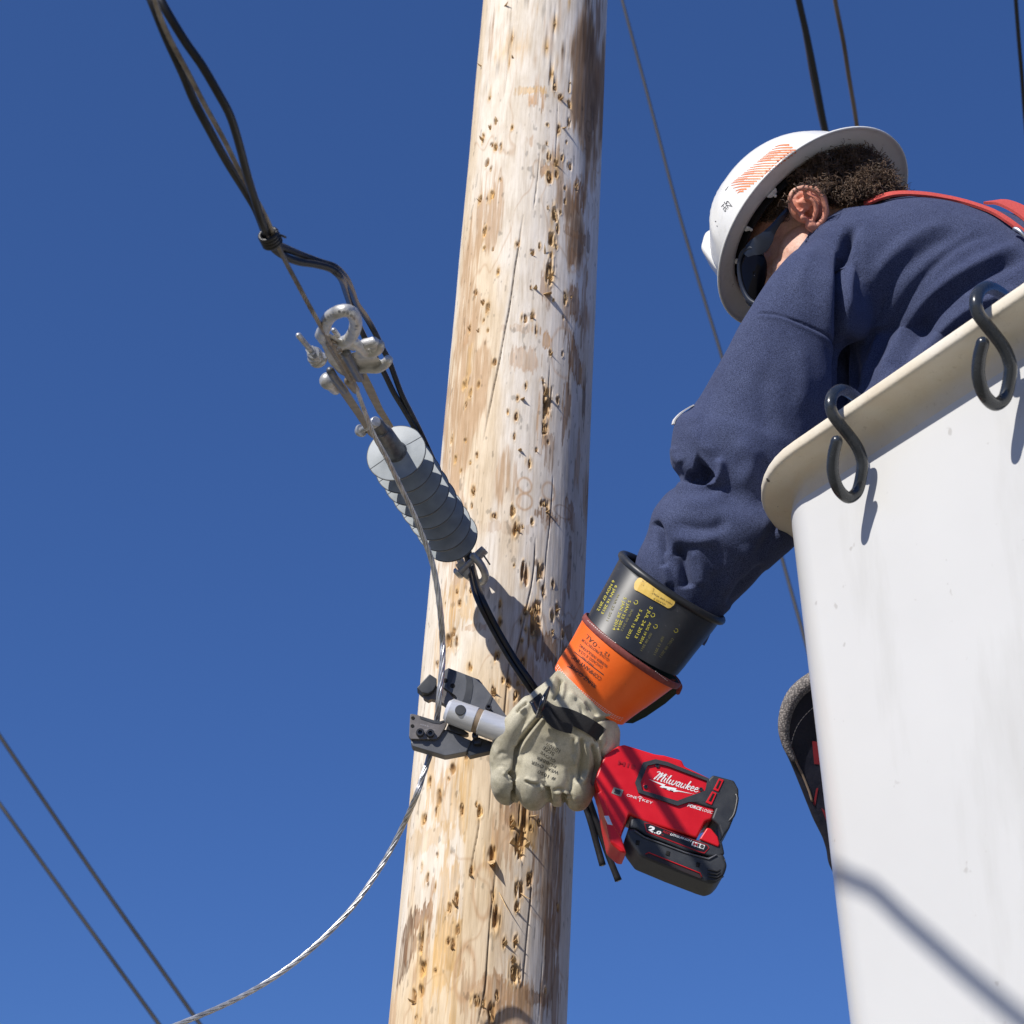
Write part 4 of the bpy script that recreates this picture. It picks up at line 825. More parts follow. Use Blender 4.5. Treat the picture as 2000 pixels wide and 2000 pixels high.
# back of the hand, narrowing at the wrist under the strap
loft(m, [((1104, 1290), (1214, 1378), 1.8350, .55), ((1090, 1306), (1210, 1402), 1.8270, .62), ((1070, 1328), (1204, 1424), 1.8150, .60), ((1036, 1356), (1204, 1450), 1.8070, .55), ((1008, 1396), (1196, 1482), 1.8030, .50), ((985, 1436), (1186, 1512), 1.8080, .46), ((972, 1478), (1176, 1534), 1.8130, .42), ((975, 1508), (1162, 1550), 1.8180, .36)], n=5, seg=44)
def finger(pts, rs):
    P = cr([W(x, y, d) for x, y, d in pts], 5); r = cr([[q] for q in rs], 5)[:, 0]; m.tube(P, r, 18, dome=True)
k_ = mm(1.80)
finger([(1004, 1440, 1.8150), (990, 1480, 1.8010), (985, 1520, 1.7920), (986, 1545, 1.7970), (1000, 1548, 1.8230), (1015, 1515, 1.8530)], [q*k_ for q in (26, 28, 28, 24, 22, 19)])
finger([(1045, 1450, 1.8080), (1036, 1500, 1.7950), (1036, 1535, 1.7900), (1040, 1557, 1.7970), (1050, 1555, 1.8280), (1055, 1520, 1.8600)], [q*k_ for q in (30, 31, 30, 26, 22, 19)])
finger([(1095, 1460, 1.8080), (1090, 1510, 1.7950), (1086, 1535, 1.7920), (1086, 1553, 1.8000), (1095, 1550, 1.8300), (1100, 1520, 1.8600)], [q*k_ for q in (30, 29, 27, 23, 21, 18)])
finger([(1142, 1470, 1.8120), (1140, 1510, 1.8010), (1134, 1540, 1.7960), (1128, 1560, 1.8020), (1132, 1555, 1.8280), (1138, 1525, 1.8560)], [q*k_ for q in (29, 31, 29, 25, 20, 17)])
finger([(1034, 1378, 1.800), (1010, 1408, 1.795), (990, 1440, 1.795), (982, 1476, 1.797), (984, 1515, 1.800)], [q*k_ for q in (20, 22, 24, 26, 26)])
# thumb wrapping behind the grip
finger([(1050, 1380, 1.8130), (1016, 1410, 1.8230), (1000, 1440, 1.8430), (1008, 1470, 1.8630), (1030, 1490, 1.8730)], [q*k_ for q in (24, 24, 22, 20, 17)])
# loose leather at the heel of the hand
finger([(1190, 1430, 1.8130), (1188, 1465, 1.8130), (1172, 1510, 1.8130)], [q*k_ for q in (22, 20, 16)])
glove = remesh(m, .0016, 2, .5)
V = getV(glove); N = getN(glove); V += N*(.0016*(fbm(V*45, 3)-.5))[:, None]; setV(glove, V)
sculpt(glove, [
    # between the fingers
    ([(1001, 1502), (1003, 1520), (1004, 1550), (1002, 1575)], 3.6, -0.0110, .08), ([(1068, 1536), (1071, 1552), (1075, 1578)], 3.6, -0.0100, .08), ([(1101, 1550), (1103, 1568), (1106, 1592)], 3.4, -0.0090, .08),
    ([(990, 1512), (994, 1508), (1001, 1512), (1003, 1525)], 5, -0.0064, .1), ([(983, 1515), (990, 1506), (1000, 1504)], 2.4, 0.0032, .2), ([(1008, 1515), (1010, 1540), (1008, 1560)], 4, 0.0029, .2),
    # rolled seam knots
    ([(1100, 1548), (1106, 1547), (1112, 1553), (1111, 1561)], 3.4, 0.0054, .1), ([(1099, 1558), (1103, 1552), (1108, 1556)], 2.2, -0.0048, .1), ([(1049, 1534), (1056, 1536), (1058, 1545)], 3, 0.0048, .1), ([(997, 1514), (1000, 1530), (1002, 1545)], 2.6, 0.0056, .1),
    # thumb seam down the back
    ([(1060, 1394), (1040, 1418), (1020, 1444), (1010, 1462), (1006, 1490), (1003, 1508)], 2.8, -0.0067, .05), ([(1066, 1398), (1046, 1424), (1027, 1450), (1017, 1470), (1013, 1495)], 4, 0.0029, .1), ([(1052, 1392), (1033, 1414), (1013, 1438), (1003, 1460)], 4, 0.0024, .1),
    # knuckle creases
    ([(1024, 1524), (1036, 1530), (1048, 1532), (1056, 1536)], 2.4, -0.0045, .15), ([(1024, 1519), (1038, 1525), (1052, 1527)], 4, 0.0022, .2), ([(1058, 1520), (1066, 1532), (1072, 1545)], 3, 0.0026, .2), ([(1080, 1545), (1092, 1541), (1101, 1546)], 2.4, -0.0032, .2), ([(1083, 1550), (1097, 1548)], 3, 0.0026, .2), ([(1112, 1545), (1122, 1552), (1124, 1565)], 5, 0.0022, .2),
    # long pleats on the little-finger side
    ([(1134, 1440), (1137, 1470), (1133, 1500), (1126, 1530)], 4, -0.0072, .1), ([(1128, 1438), (1129, 1470), (1123, 1500)], 5, 0.0035, .2), ([(1146, 1446), (1150, 1480), (1146, 1510), (1136, 1535)], 4.5, 0.0045, .15), ([(1156, 1452), (1163, 1480), (1165, 1505), (1158, 1535)], 3.6, -0.0067, .1), ([(1164, 1450), (1171, 1480), (1170, 1510)], 4, 0.0035, .2), ([(1172, 1446), (1176, 1470), (1182, 1490)], 3, -0.0048, .15), ([(1120, 1440), (1118, 1462), (1122, 1480)], 4, -0.0029, .2),
    ([(1190, 1450), (1180, 1470), (1175, 1500)], 4, -0.0026, .2), ([(1110, 1500), (1115, 1520), (1112, 1540)], 6, -0.0019, .2),
    # wrist gathers below and above the strap
    ([(1096, 1325), (1092, 1345), (1086, 1360), (1078, 1366)], 3.6, -0.0058, .1), ([(1088, 1318), (1080, 1338), (1078, 1352)], 4, 0.0032, .2), ([(1100, 1330), (1100, 1350), (1095, 1368)], 4, 0.0032, .2), ([(1110, 1350), (1130, 1370), (1150, 1385)], 5, 0.0032, .2), ([(1140, 1372), (1160, 1388), (1170, 1400)], 4, -0.0048, .2), ([(1160, 1410), (1180, 1402), (1206, 1404)], 3.4, -0.0072, .1), ([(1165, 1404), (1185, 1398), (1204, 1400)], 3, 0.0032, .2), ([(1120, 1362), (1135, 1380), (1140, 1400)], 3.6, -0.0032, .2),
    ([(1030, 1370), (1016, 1382), (1008, 1392)], 3, -0.0048, .1), ([(1026, 1380), (1014, 1392)], 3, 0.0032, .2), ([(1184, 1422), (1190, 1440), (1192, 1460)], 5, -0.0032, .3), ([(1174, 1424), (1168, 1436), (1166, 1450)], 3.6, -0.0064, .1),
    ([(1070, 1440), (1080, 1450), (1090, 1452)], 6, -0.0016, .3), ([(970, 1480), (980, 1470), (992, 1476)], 4, -0.0013, .3), ([(966, 1500), (980, 1496), (994, 1502)], 3, -0.0013, .3)])
V = getV(glove); X, Y, D = projV(V); tone = np.ones((len(V), 3)); n_ = fbm(V*110, 4); n2_ = fbm(V*30+9, 3)
# grime worn into the index side and finger ends
k = .55*np.clip(sstep(1000, 968, X)+sstep(1545, 1590, Y)*.8+.55*sstep(.52, .62, n2_), 0, 1)*sstep(.35, .62, n_); tone = tone*(1-k[:, None])+np.array([.50, .50, .46])*k[:, None]
for pts_, w_, a_ in (([(1060, 1394), (1040, 1418), (1020, 1444), (1010, 1462), (1006, 1490), (1003, 1508), (1004, 1550), (1002, 1572)], 2.0, .6), ([(1068, 1536), (1071, 1552), (1075, 1580)], 2.2, .6), ([(1101, 1550), (1103, 1568), (1106, 1590)], 2.2, .6), ([(1024, 1524), (1040, 1531), (1056, 1536)], 1.6, .35), ([(1156, 1452), (1163, 1480), (1165, 1505), (1158, 1535)], 1.4, .3)):
    dd, _, _ = seg_dist(X, Y, cr(pts_, 4)); k = a_*np.exp(-(dd/w_)**2); tone = tone*(1-k[:, None])+np.array([.30, .29, .26])*k[:, None]
at = glove.color_attributes.new('tone', 'FLOAT_COLOR', 'POINT'); at.data.foreach_set('color', np.c_[tone, np.ones(len(tone))].astype(np.float32).ravel())
lg = empty('leather_glove', W(1090, 1450, 1.9), None, None); setpar(lg, person)
o_glove = link('glove_leather', glove, M_lea, lg)
B_gl = bvh_of(o_glove)
M_ink = mat('black_ink', (.035, .035, .032), .7)
m = MB()
def gt(s_, x0, y0, ang, h, L): text_on(m, B_gl, s_, (x0, y0), (x0+L*math.cos(ang), y0+L*math.sin(ang)), h, off=.0004)
A_ = math.radians(180+27)
gt('# 1050', 1086, 1520, math.radians(180+25), 7, 38); gt('WEAR OVER', 1092, 1507, math.radians(180+22), 7, 57); gt('RUBBER', 1087, 1495, A_, 6.6, 42); gt('GLOVE', 1086, 1485, math.radians(180+33), 6.2, 34); gt('SIZE', 1084, 1471, math.radians(180+33), 6.6, 26); gt('10/10\u00bd', 1095, 1464, math.radians(180+27), 9, 30)
m.build('size_lettering', M_ink, lg, smooth=False)

# rubber insulating gauntlet (worn beneath) with rolled bead
def rub_nodes(nt, b):
    v = coords(nt); n1 = noise(nt, v, 30, 5, .6); c = ramp(nt, n1, [(.35, (.016, .018, .023)), (.65, (.028, .031, .037))]); n3 = noise(nt, v, 220, 3, .6); k = ramp(nt, n3, [(.66, (0, 0, 0)), (.74, (.5, .5, .5))]); c = mix(nt, k, c, (.11, .115, .12))
    nt.links.new(c, b.inputs['Base Color']); bump(nt, b, n1, .12, .001)
M_rub = mat('black_rubber', (.03, .034, .04), .42, spec=.45, nodes=rub_nodes)
rg = empty('rubber_glove', W(1290, 1200, 1.8180), None, None); setpar(rg, person)
m = MB(); seg = 56; t = np.arange(seg)/seg*2*math.pi
axv = nrm(W(1318, 1139, 1.8100)-W(1230, 1275, 1.8100))
def cuff_ring(L, Rr, d, q, tilt=.0):
    A, B = W(*L, d), W(*Rr, d); c = (A+B)/2; h = (B-A)/2; r = np.linalg.norm(h); ax = nrm(np.cross(h, np.cross(axv, h))); n = nrm(np.cross(h, ax)); n = n*q*r+ax*tilt*r
    return np.array([c+h*math.cos(a)+n*math.sin(a) for a in t])
secs = [((1148, 1204), (1324, 1316), 1.8550, .9, .11), ((1156, 1188), (1336, 1302), 1.8600, .9, .11), ((1172, 1160), (1356, 1276), 1.8700, .9, .11), ((1192, 1124), (1382, 1244), 1.8820, .9, .12), ((1208, 1094), (1402, 1218), 1.8920, .9, .12), ((1214, 1084), (1410, 1211), 1.8950, .9, .12)]
# orientation check: near side of the opening must dip towards the hand
R = [cuff_ring(*q) for q in secs]
sgn = 1 if (R[-1][seg//4]-R[-1].mean(0))@_F < 0 else -1
c0 = R[-1].mean(0)
if ((R[-1][seg//4]-c0)@_F < 0) == (((R[-1][seg//4]-c0)@axv) > 0):
    secs = [(a, b_, d, q, -tl) for a, b_, d, q, tl in secs]; R = [cuff_ring(*q) for q in secs]
inner = []
for r in R[::-1]:
    c = r.mean(0); inner.append(c+(r-c)*.965)
m.rings(R+inner, caps=False); o_cuff = m.build('gauntlet', M_rub, rg)
m = MB(); top = R[-1]; c = top.mean(0); m2 = [c+(p-c)*.99 for p in top]; nb = len(m2); T_ = [nrm(m2[(i+1) % nb]-m2[i-1]) for i in range(nb)]; rr_ = []
for p, q in zip(m2, T_):
    o1 = nrm(p-c); o1 = nrm(o1-q*(o1@q)); o2 = np.cross(q, o1); rr_.append([p+.0048*(o1*math.cos(a)+o2*math.sin(a)) for a in np.linspace(0, 2*math.pi, 13)[:-1]])
m.rings(rr_, caps=False, closed=True); m.build('rolled_bead', M_rub, rg)
B_cuff = bvh_of(o_cuff)
M_yel = varied('worn_yellow_patch', (.62, .40, .06), (.72, .50, .12), scale=90, rough=.5, bstr=.05, spots=(160, .62, (.35, .22, .05)))
m = MB(); P = cr([(1240, 1139), (1256, 1146), (1280, 1160), (1300, 1171), (1316, 1181)], 8)
for w_ in (1,):
    T2 = np.gradient(P, axis=0); T2 /= np.linalg.norm(T2, axis=1)[:, None]; Q = np.c_[T2[:, 1], -T2[:, 0]]; rows = []
    for i, (p, q) in enumerate(zip(P, Q)):
        f = i/(len(P)-1); e = min(f, 1-f)/.11; hw = 13.2*math.sqrt(max(.02, 1-(1-min(1, e))**2)); rows.append([cast(B_cuff, *(p+q*hw*g_), .0012)[0] for g_ in (-1, -.5, 0, .5, 1)])
    for r0, r1 in zip(rows[:-1], rows[1:]):
        for k in range(4):
            if all(x is not None for x in (r0[k], r0[k+1], r1[k+1], r1[k])): m.add([r0[k], r0[k+1], r1[k+1], r1[k]], [[0, 1, 2, 3]])
o_pt = m.build('label_patch', M_yel, rg)
m = MB(); B_pt = bvh_of(o_pt); text_on(m, B_pt, 'MAX USE VOLT', (1313, 1179), (1274, 1157), 3.2, off=.0003); text_on(m, B_pt, 'CLASS 2', (1300, 1180), (1277, 1168), 3.0, off=.0003); m.build('patch_lettering', M_ink, rg, smooth=False)
M_yin = mat('yellow_ink', (.50, .44, .05), .6); M_yin2 = mat('faded_yellow_ink', (.17, .155, .06), .6)
mA, mB_ = MB(), MB(); ST = [('6 NOV 07 2012', 1197, 1133, 1166, 1192, 5.2, 1), ('6 JAN 16 2013', 1202, 1143, 1174, 1198, 5.4, 1), ('5 JAN 28 2014', 1219, 1166, 1196, 1230, 6.0, 1), ('5 JAN 23 2014', 1228, 1172, 1204, 1230, 5.6, 1), ('APR 09 2012', 1233, 1190, 1212, 1232, 4.6, 0), ('5 APR 15 2013', 1250, 1190, 1222, 1246, 5.6, 1), ('5 JUL 24 2013', 1270, 1184, 1239, 1245, 6.2, 1), ('AUG 19 2014', 1268, 1215, 1248, 1256, 5.4, 1), ('SEP 08 2011', 1270, 1236, 1250, 1270, 4.8, 0), ('SEP 13 2011', 1293, 1242, 1276, 1278, 5.0, 0), ('DEC 08 2011', 1312, 1246, 1287, 1282, 5.0, 0), ('MAR 23 2011', 1206, 1160, 1184, 1212, 4.4, 0)]
for s_, x0, y0, x1, y1, h, br in ST: text_on(mA if br else mB_, B_cuff, s_, (x0, y0), (x1, y1), h, bold=.012, off=.0004)
for (x, y) in ((1242, 1177), (1275, 1202), (1280, 1224), (1320, 1232)):
    ribbon_on(mA, B_cuff, [(x-4, y-1), (x-2, y+3), (x+3, y+2), (x+3, y-3), (x-1, y-4)], 1.3, 1.0)
mA.build('date_stamps', M_yin, rg, smooth=False); mB_.build('faded_stamps', M_yin2, rg, smooth=False)

# orange vinyl gauntlet of the leather protector
def org_nodes(nt, b):
    v = coords(nt); n1 = noise(nt, v, 24, 4); c = ramp(nt, n1, [(.3, (.90, .13, .012)), (.7, (.95, .17, .022))]); n2 = noise(nt, v, 120, 3, .7); k = ramp(nt, n2, [(.68, (0, 0, 0)), (.76, (.4, .4, .4))]); c = mix(nt, k, c, (.35, .07, .02))
    nt.links.new(c, b.inputs['Base Color']); bump(nt, b, n1, .25, .003)
M_orv = mat('orange_vinyl', (.9, .16, .02), .42, spec=.4, nodes=org_nodes); M_grn = varied('dark_green_lining', (.01, .045, .035), (.02, .06, .045), rough=.7); M_mar = varied('maroon_binding', (.17, .035, .03), (.24, .06, .05), scale=200, rough=.6)
def orr(L, Rr, d, q, tl): return cuff_ring(L, Rr, d, q, -tl if secs[0][4] < 0 else tl)
so_ = [((1084, 1303), (1219, 1412), 1.8350, .80, .15), ((1092, 1286), (1240, 1396), 1.8400, .80, .14), ((1110, 1256), (1272, 1374), 1.8450, .84, .12), ((1128, 1226), (1302, 1352), 1.8500, .88, .10), ((1143, 1200), (1328, 1334), 1.8550, .93, .09)]
Ro = [orr(*q) for q in so_]; Ro = list(np.array(cr(np.array(Ro).reshape(len(Ro), -1), 4)).reshape(-1, seg, 3))
for r in Ro[::1]:
    pass
me_R = np.array(Ro); cc = me_R.mean(1, keepdims=True); wv = .0016*(fbm(me_R.reshape(-1, 3)*28, 3)-.5).reshape(me_R.shape[:2]); me_R = me_R+(me_R-cc)/np.linalg.norm(me_R-cc, axis=2, keepdims=True)*wv[..., None]*2
m = MB(); m.rings(list(me_R)+[r.mean(0)+(r-r.mean(0))*.975 for r in me_R[::-1]], caps=False)
me = m.mesh('orange_cuff')
o_or = link('orange_cuff', me, [M_orv, M_grn], lg)
V = getV(me); Nn = np.zeros((len(me.polygons), 3), np.float32); me.polygons.foreach_get('normal', Nn.reshape(-1)) if False else None
for p in me.polygons:
    cpt = np.mean([V[i] for i in p.vertices], axis=0); j = (p.vertices[0]) % seg
    # the palm side (away from the camera) is dark green
    cx = me_R[:, :, :].mean((0, 1)); side = (cpt-cx)@_F
    if side > .034 or (p.vertices[0] >= len(me_R)*seg): p.material_index = 1
B_or = bvh_of(o_or)
# binding along its mouth
m = MB(); top = me_R[-1]; c = top.mean(0); rr_ = []
for i in range(seg):
    p = top[i]; q = nrm(top[(i+1) % seg]-top[i-1]); o1 = nrm(p-c); o1 = nrm(o1-q*(o1@q)); o2 = np.cross(q, o1); rr_.append([p+o1*.0014*math.cos(a)+o2*.0040*math.sin(a)-axv*.0025 for a in np.linspace(0, 2*math.pi, 11)[:-1]])
m.rings(rr_, caps=False, closed=True); o_bind = m.build('cuff_binding', M_mar, lg); B_bd = bvh_of(o_bind, o_or)
m = MB(); fl = [(1300, 1345), (1318, 1334), (1328, 1338), (1327, 1350), (1300, 1374), (1262, 1400), (1236, 1413), (1216, 1412)]; m.prism([W(x, y, 1.895-.0002*(x-1216)) for x, y in fl], _F*.002, .0004); m.build('cuff_flap', M_grn, lg, angle=40)
m = MB(); m.tube(cr([W(1312, 1331, 1.868), W(1322, 1333, 1.870), W(1328, 1341, 1.873), W(1324, 1352, 1.876)], 4), .0030, 10, dome=True); m.build('flap_binding', M_mar, lg)
m = MB()
def txt(s_, p0, p1, h, **k): text_on(m, B_or, s_, p0, p1, h, off=.0005, **k)
txt('KUNZ GLOVE', (1165, 1338), (1117, 1297), 8.0); txt('COMPANY INC', (1176, 1324), (1120, 1279), 8.0); txt('SINCE 1900', (1160, 1299), (1138, 1282), 3.6)
txt('CHICAGO, IL U.S.A.', (1178, 1302), (1131, 1267), 5.6); txt('RUBBER INSULATING', (1187, 1300), (1134, 1258), 5.4); txt('GLOVE PROTECTOR', (1191, 1288), (1138, 1247), 5.4); txt('12 "', (1191, 1277), (1176, 1268), 7); txt('- O.A.L.', (1173, 1263), (1147, 1238), 9)
ribbon_on(m, B_or, [(1163, 1344), (1140, 1320), (1108, 1301)], 1.3); ribbon_on(m, B_or, [(1179, 1318), (1150, 1296), (1122, 1273)], 1.5)
m.build('cuff_lettering', M_ink, lg, smooth=False)
M_thr = mat('white_thread', (.75, .68, .62), .7); m = MB()
def stitch(bv, pts, L=3.2, gap=1.6, w_=.9):
    P = cr(pts, 12); S_ = np.r_[0, np.cumsum(np.hypot(*np.diff(P, axis=0).T))]; s_ = 0
    while s_ < S_[-1]-L:
        a = [np.interp(s_, S_, P[:, k]) for k in (0, 1)]; b_ = [np.interp(s_+L, S_, P[:, k]) for k in (0, 1)]; ribbon_on(m, bv, [a, b_], w_, w_, .0005); s_ += L+gap
bot = [(1086, 1304), (1100, 1324), (1120, 1345), (1145, 1365), (1172, 1386), (1196, 1402), (1214, 1408)]
for o_ in (0, 4, 7): stitch(B_or, [(x+o_*.55, y-o_*.8) for x, y in bot])
stitch(B_bd, [(1148, 1212), (1180, 1240), (1220, 1268), (1262, 1298), (1304, 1330)], w_=.8)
m.build('cuff_stitching', M_thr, lg, smooth=False)
# webbing strap and buckle at the wrist
M_wbk = varied('black_webbing', (.012, .012, .014), (.028, .028, .032), scale=700, rough=.7, bstr=.9, bscale=1500)
stp = empty('wrist_strap', W(1110, 1400, 1.7780), None, None); setpar(stp, lg)
def strap3(mb, pts, hw, th=.0018, lift=.0035):
    P = cr(pts, 7); T2 = np.gradient(P, axis=0); T2 /= np.linalg.norm(T2, axis=1)[:, None]; Q = np.c_[T2[:, 1], -T2[:, 0]]; R = []; dl = []
    for p in P: h, n = cast(B_gl, *p, 0); dl.append(((h-CAM)@_F) if h is not None else np.nan)
    dl = np.array(dl); ok = ~np.isnan(dl); dl = np.interp(np.arange(len(dl)), np.where(ok)[0], dl[ok]); dl = np.convolve(np.pad(dl, 3, 'edge'), np.ones(7)/7, 'valid')
    for p, q, d in zip(P, Q, dl): R.append([W(*(p+q*hw), d-lift-th), W(*p, d-lift-th-.0006), W(*(p-q*hw), d-lift-th), W(*(p-q*hw), d-lift), W(*(p+q*hw), d-lift)])
    mb.rings(R)
m = MB(); strap3(m, [(1044, 1362), (1058, 1378), (1080, 1392), (1108, 1398), (1136, 1410), (1160, 1424), (1175, 1436)], 14.5, lift=.0055); strap3(m, [(1066, 1382), (1072, 1400), (1086, 1414), (1104, 1421), (1118, 1424)], 9.5, lift=.0090)
for mm_ in (): pass
m.build('strap_webbing', M_wbk, stp, angle=40)
M_bkl = varied('glossy_black_buckle', (.01, .01, .012), (.02, .02, .024), rough=.18, bstr=.05, spec=.6, coat=.4)
m = MB(); m.tube(cr([W(1072, 1344, 1.7560), W(1064, 1362, 1.7510), W(1058, 1380, 1.7480), (W(1050, 1398, 1.7560))], 5), cr([[.0022], [.0042], [.0048], [.003]], 5)[:, 0], 12, ell=(1, .7), dome=True)
m.tube(cr([W(1040, 1374, 1.7660), W(1046, 1388, 1.7620), W(1054, 1398, 1.7580)], 4), .0026, 10, dome=True); m.build('buckle', M_bkl, stp)
# ------------------------------------------------------------------ battery cable cutter held in the glove
TY = on_y(900, 1393, 0)[1] if False else (W(900, 1393, 1.82))[1]      # world y of the cutter's mid plane
def T(px, py, o=0.0): return on_y(px, py, TY+o)                        # o: distance behind the plane
def plate(mb, pts, o, th, bev=.0006, seg=2): mb.prism([T(x, y, o) for x, y in pts], (0, th, 0), bev, seg)
M_cut = varied('gunmetal', (.105, .11, .12), (.14, .145, .155), scale=50, rough=.52, rvar=.06, metal=.4, bstr=.08, spots=(330, .70, (.32, .33, .34)))
M_cut2 = varied('dark_gunmetal', (.055, .058, .063), (.075, .078, .083), scale=60, rough=.48, metal=.4, bstr=.05)
M_bla = varied('blade_steel', (.15, .138, .132), (.19, .175, .17), scale=60, rough=.48, metal=.45, bstr=.08)
M_alu = varied('brushed_aluminium', (.66, .67, .69), (.74, .75, .77), scale=200, rough=.36, rvar=.06, metal=.45, bstr=.15, stretch=(.2, 1, 1))
M_blk = varied('black_steel', (.015, .015, .017), (.03, .03, .033), scale=90, rough=.32, spec=.6, bstr=.05)
M_red = varied('red_nylon', (.56, .006, .012), (.64, .010, .018), scale=40, rough=.34, rvar=.05, bstr=.12, bscale=900, bdist=.0003, spec=.45)
M_redd = varied('dark_red_nylon', (.33, .006, .010), (.38, .01, .015), scale=40, rough=.4, bstr=.1)
M_ovm = varied('dark_grey_overmould', (.022, .025, .031), (.035, .039, .046), scale=60, rough=.5, bstr=.25, bscale=1100, bdist=.0004)
M_wht = mat('white_print', (.82, .82, .82), .4)
tool = empty('cable_cutter', T(1100, 1450), 'red and black battery cable cutter in the gloved hand, jaws open round the strand', 'cable cutter')
# cylinder (yoke head + ram body)
a0, a1 = T(872, 1386, -.014), T(990, 1429, -.014); ax = nrm(a1-a0); R_ = .0145; Lc = np.linalg.norm(a1-a0)
m = MB(); m.lathe(a0, ax, [(0, 0), (0, R_-.004), (.004, R_-.0005), (.0335, R_), (.0345, R_-.0012), (.0395, R_-.0012), (.0405, R_), (Lc, R_)], 40); cyl = m.build('ram_cylinder', M_alu, tool, angle=35)
m = MB(); m.lathe(a0, ax, [(.0340, R_-.0035), (.0342, R_-.0008), (.0398, R_-.0008), (.04, R_-.0035)], 40); m.build('retaining_ring', varied('tan_ring', (.28, .20, .13), (.36, .27, .18), rough=.45, metal=.3), cyl, angle=35)
pc = a0+ax*.0165; up_ = np.array([0, -1, 0.]); up_ = nrm(up_-ax*(up_@ax))
m = MB(); m.lathe(pc+up_*(R_-.0028), up_, [(0, 0), (0, .0060), (.0030, .0060), (.0036, .0054), (.0036, 0)], 28); m.build('pivot_pin', M_cut2, cyl, angle=35)
# upper jaw plate, machined steps, hooked anvil
ja = empty('upper_jaw', T(900, 1340), None, None); setpar(ja, tool)
m = MB(); plate(m, [(857, 1326), (869, 1308), (876, 1304), (936, 1327), (961, 1359), (998, 1410), (970, 1425), (900, 1396), (891, 1371), (893, 1363), (889, 1358), (866, 1343)], -.001, .014, .0009); m.build('jaw_plate', M_cut, ja, angle=40)
m = MB(); plate(m, [(880, 1307), (891, 1312), (880, 1336), (878, 1347), (873, 1340)], -.0016, .002, .0002); plate(m, [(908, 1317), (922, 1322), (924, 1340), (921, 1362), (916, 1380), (898, 1374), (905, 1366), (909, 1350), (911, 1330)], -.0016, .002, .0002)
plate(m, [(959, 1358), (962, 1362), (956, 1380), (950, 1376)], -.0018, .002, .0002); m.build('machined_steps', M_cut2, ja, angle=40)
m = MB(); plate(m, [(814, 1343), (839, 1316), (853, 1325), (853, 1337), (846, 1349), (836, 1355), (824, 1353)], -.006, .016, .0012, 3); m.build('anvil_hook', M_cut2, ja, angle=50)
m = MB(); plate(m, [(824, 1352), (838, 1352), (853, 1340), (864, 1343), (877, 1352), (889, 1368), (886, 1376), (877, 1384), (868, 1375), (855, 1368), (843, 1365), (837, 1368), (828, 1363)], .002, .010, .0007); m.build('upper_blade', M_bla, ja, angle=40)
def disc(mb, p, r, h, axis=(0, -1, 0), seg=20, ch=.15): mb.lathe(p, axis, [(0, 0), (0, r), (h*(1-ch), r), (h, r*.86), (h, 0)], seg)
for x, y in ((870, 1329.5), (884, 1339.5)):
    m = MB(); disc(m, T(x, y, -.0008), .0028, .0004, ch=0); m.build('bolt_hole', mat('hole_black', (.005, .005, .005), .9), ja)
# lower jaw
jb = empty('lower_jaw', T(860, 1450), None, None); setpar(jb, tool)
m = MB(); plate(m, [(802, 1443), (851, 1443), (857, 1437), (869, 1424), (921, 1446), (911, 1468), (874, 1475), (869, 1475.5), (806, 1457), (803, 1451)], .001, .016, .0010); m.build('jaw_plate', M_cut, jb, angle=40)
m = MB(); plate(m, [(911, 1466), (920, 1447), (930, 1438), (972, 1452), (990, 1440), (985, 1457), (960, 1466), (918, 1476)], .003, .014, .0008); m.build('jaw_arm', M_cut2, jb, angle=40)
m = MB(); plate(m, [(801, 1395), (805, 1394), (817, 1396.5), (821, 1400), (848, 1407.5), (858, 1410), (869, 1406), (873, 1412), (867, 1424), (858, 1438), (851, 1444), (802, 1443), (799, 1438)], -.003, .007, .0006)
bl = m.build('lower_blade', M_bla, jb, angle=40)
m = MB(); plate(m, [(819, 1397.5), (848, 1406.5), (858, 1409), (868, 1406), (869, 1409), (859, 1414), (845, 1412), (821, 1404)], -.0036, .003, .0003); m.build('cutting_edge', M_cut2, bl, angle=40)
def capscrew(name, x, y, o, r, h, par, axis=(0, -1, 0)):
    p = T(x, y, o); m = MB(); seg = 20; m.lathe(p, axis, [(0, 0), (0, r), (h*.85, r), (h, r*.88), (h, r*.52), (h*.45, r*.5), (h*.45, 0)], seg); return m.build(name, M_blk, par, angle=40)
capscrew('cap_screw', 820.5, 1432.5, -.0025, .0046, .0050, jb); capscrew('cap_screw', 840.5, 1434, -.0025, .0046, .0050, jb)
for x, y in ((806.5, 1402.5), (805.5, 1418)):
    m = MB(); disc(m, T(x, y, -.003), .0020, .0004, ch=0); m.build('bolt_hole', bpy.data.materials['hole_black'], jb)
capscrew('link_screw', 954, 1384, -.006, .0036, .006, tool); capscrew('link_screw', 928, 1438, -.006, .0036, .006, tool)
m = MB(); plate(m, [(949, 1384), (962, 1386), (963, 1394), (950, 1392)], -.004, .010, .0006); m.build('link_block', M_blk, tool, angle=40)
m = MB(); plate(m, [(923, 1440), (938, 1440), (940, 1452), (926, 1453)], -.004, .010, .0006); m.build('link_block', M_blk, tool, angle=40)
m = MB(); plate(m, [(871, 1424), (876, 1412), (896, 1418), (916, 1432), (912, 1434), (895, 1433)], -.002, .012, .0006); m.build('pivot_boss', M_blk, tool, angle=40)
# etched marks
B_bl = bvh_of(bl); M_etch = mat('etched_pale', (.55, .52, .50), .4, metal=.5); m = MB()
text_on(m, B_bl, '18 KOV', (838, 1418), (821, 1413), 3.4, off=.0004); text_on(m, B_bl, 'MAX ACSR', (850, 1425), (829, 1425), 2.4, off=.0004); m.build('etched_text', M_etch, bl, smooth=False)
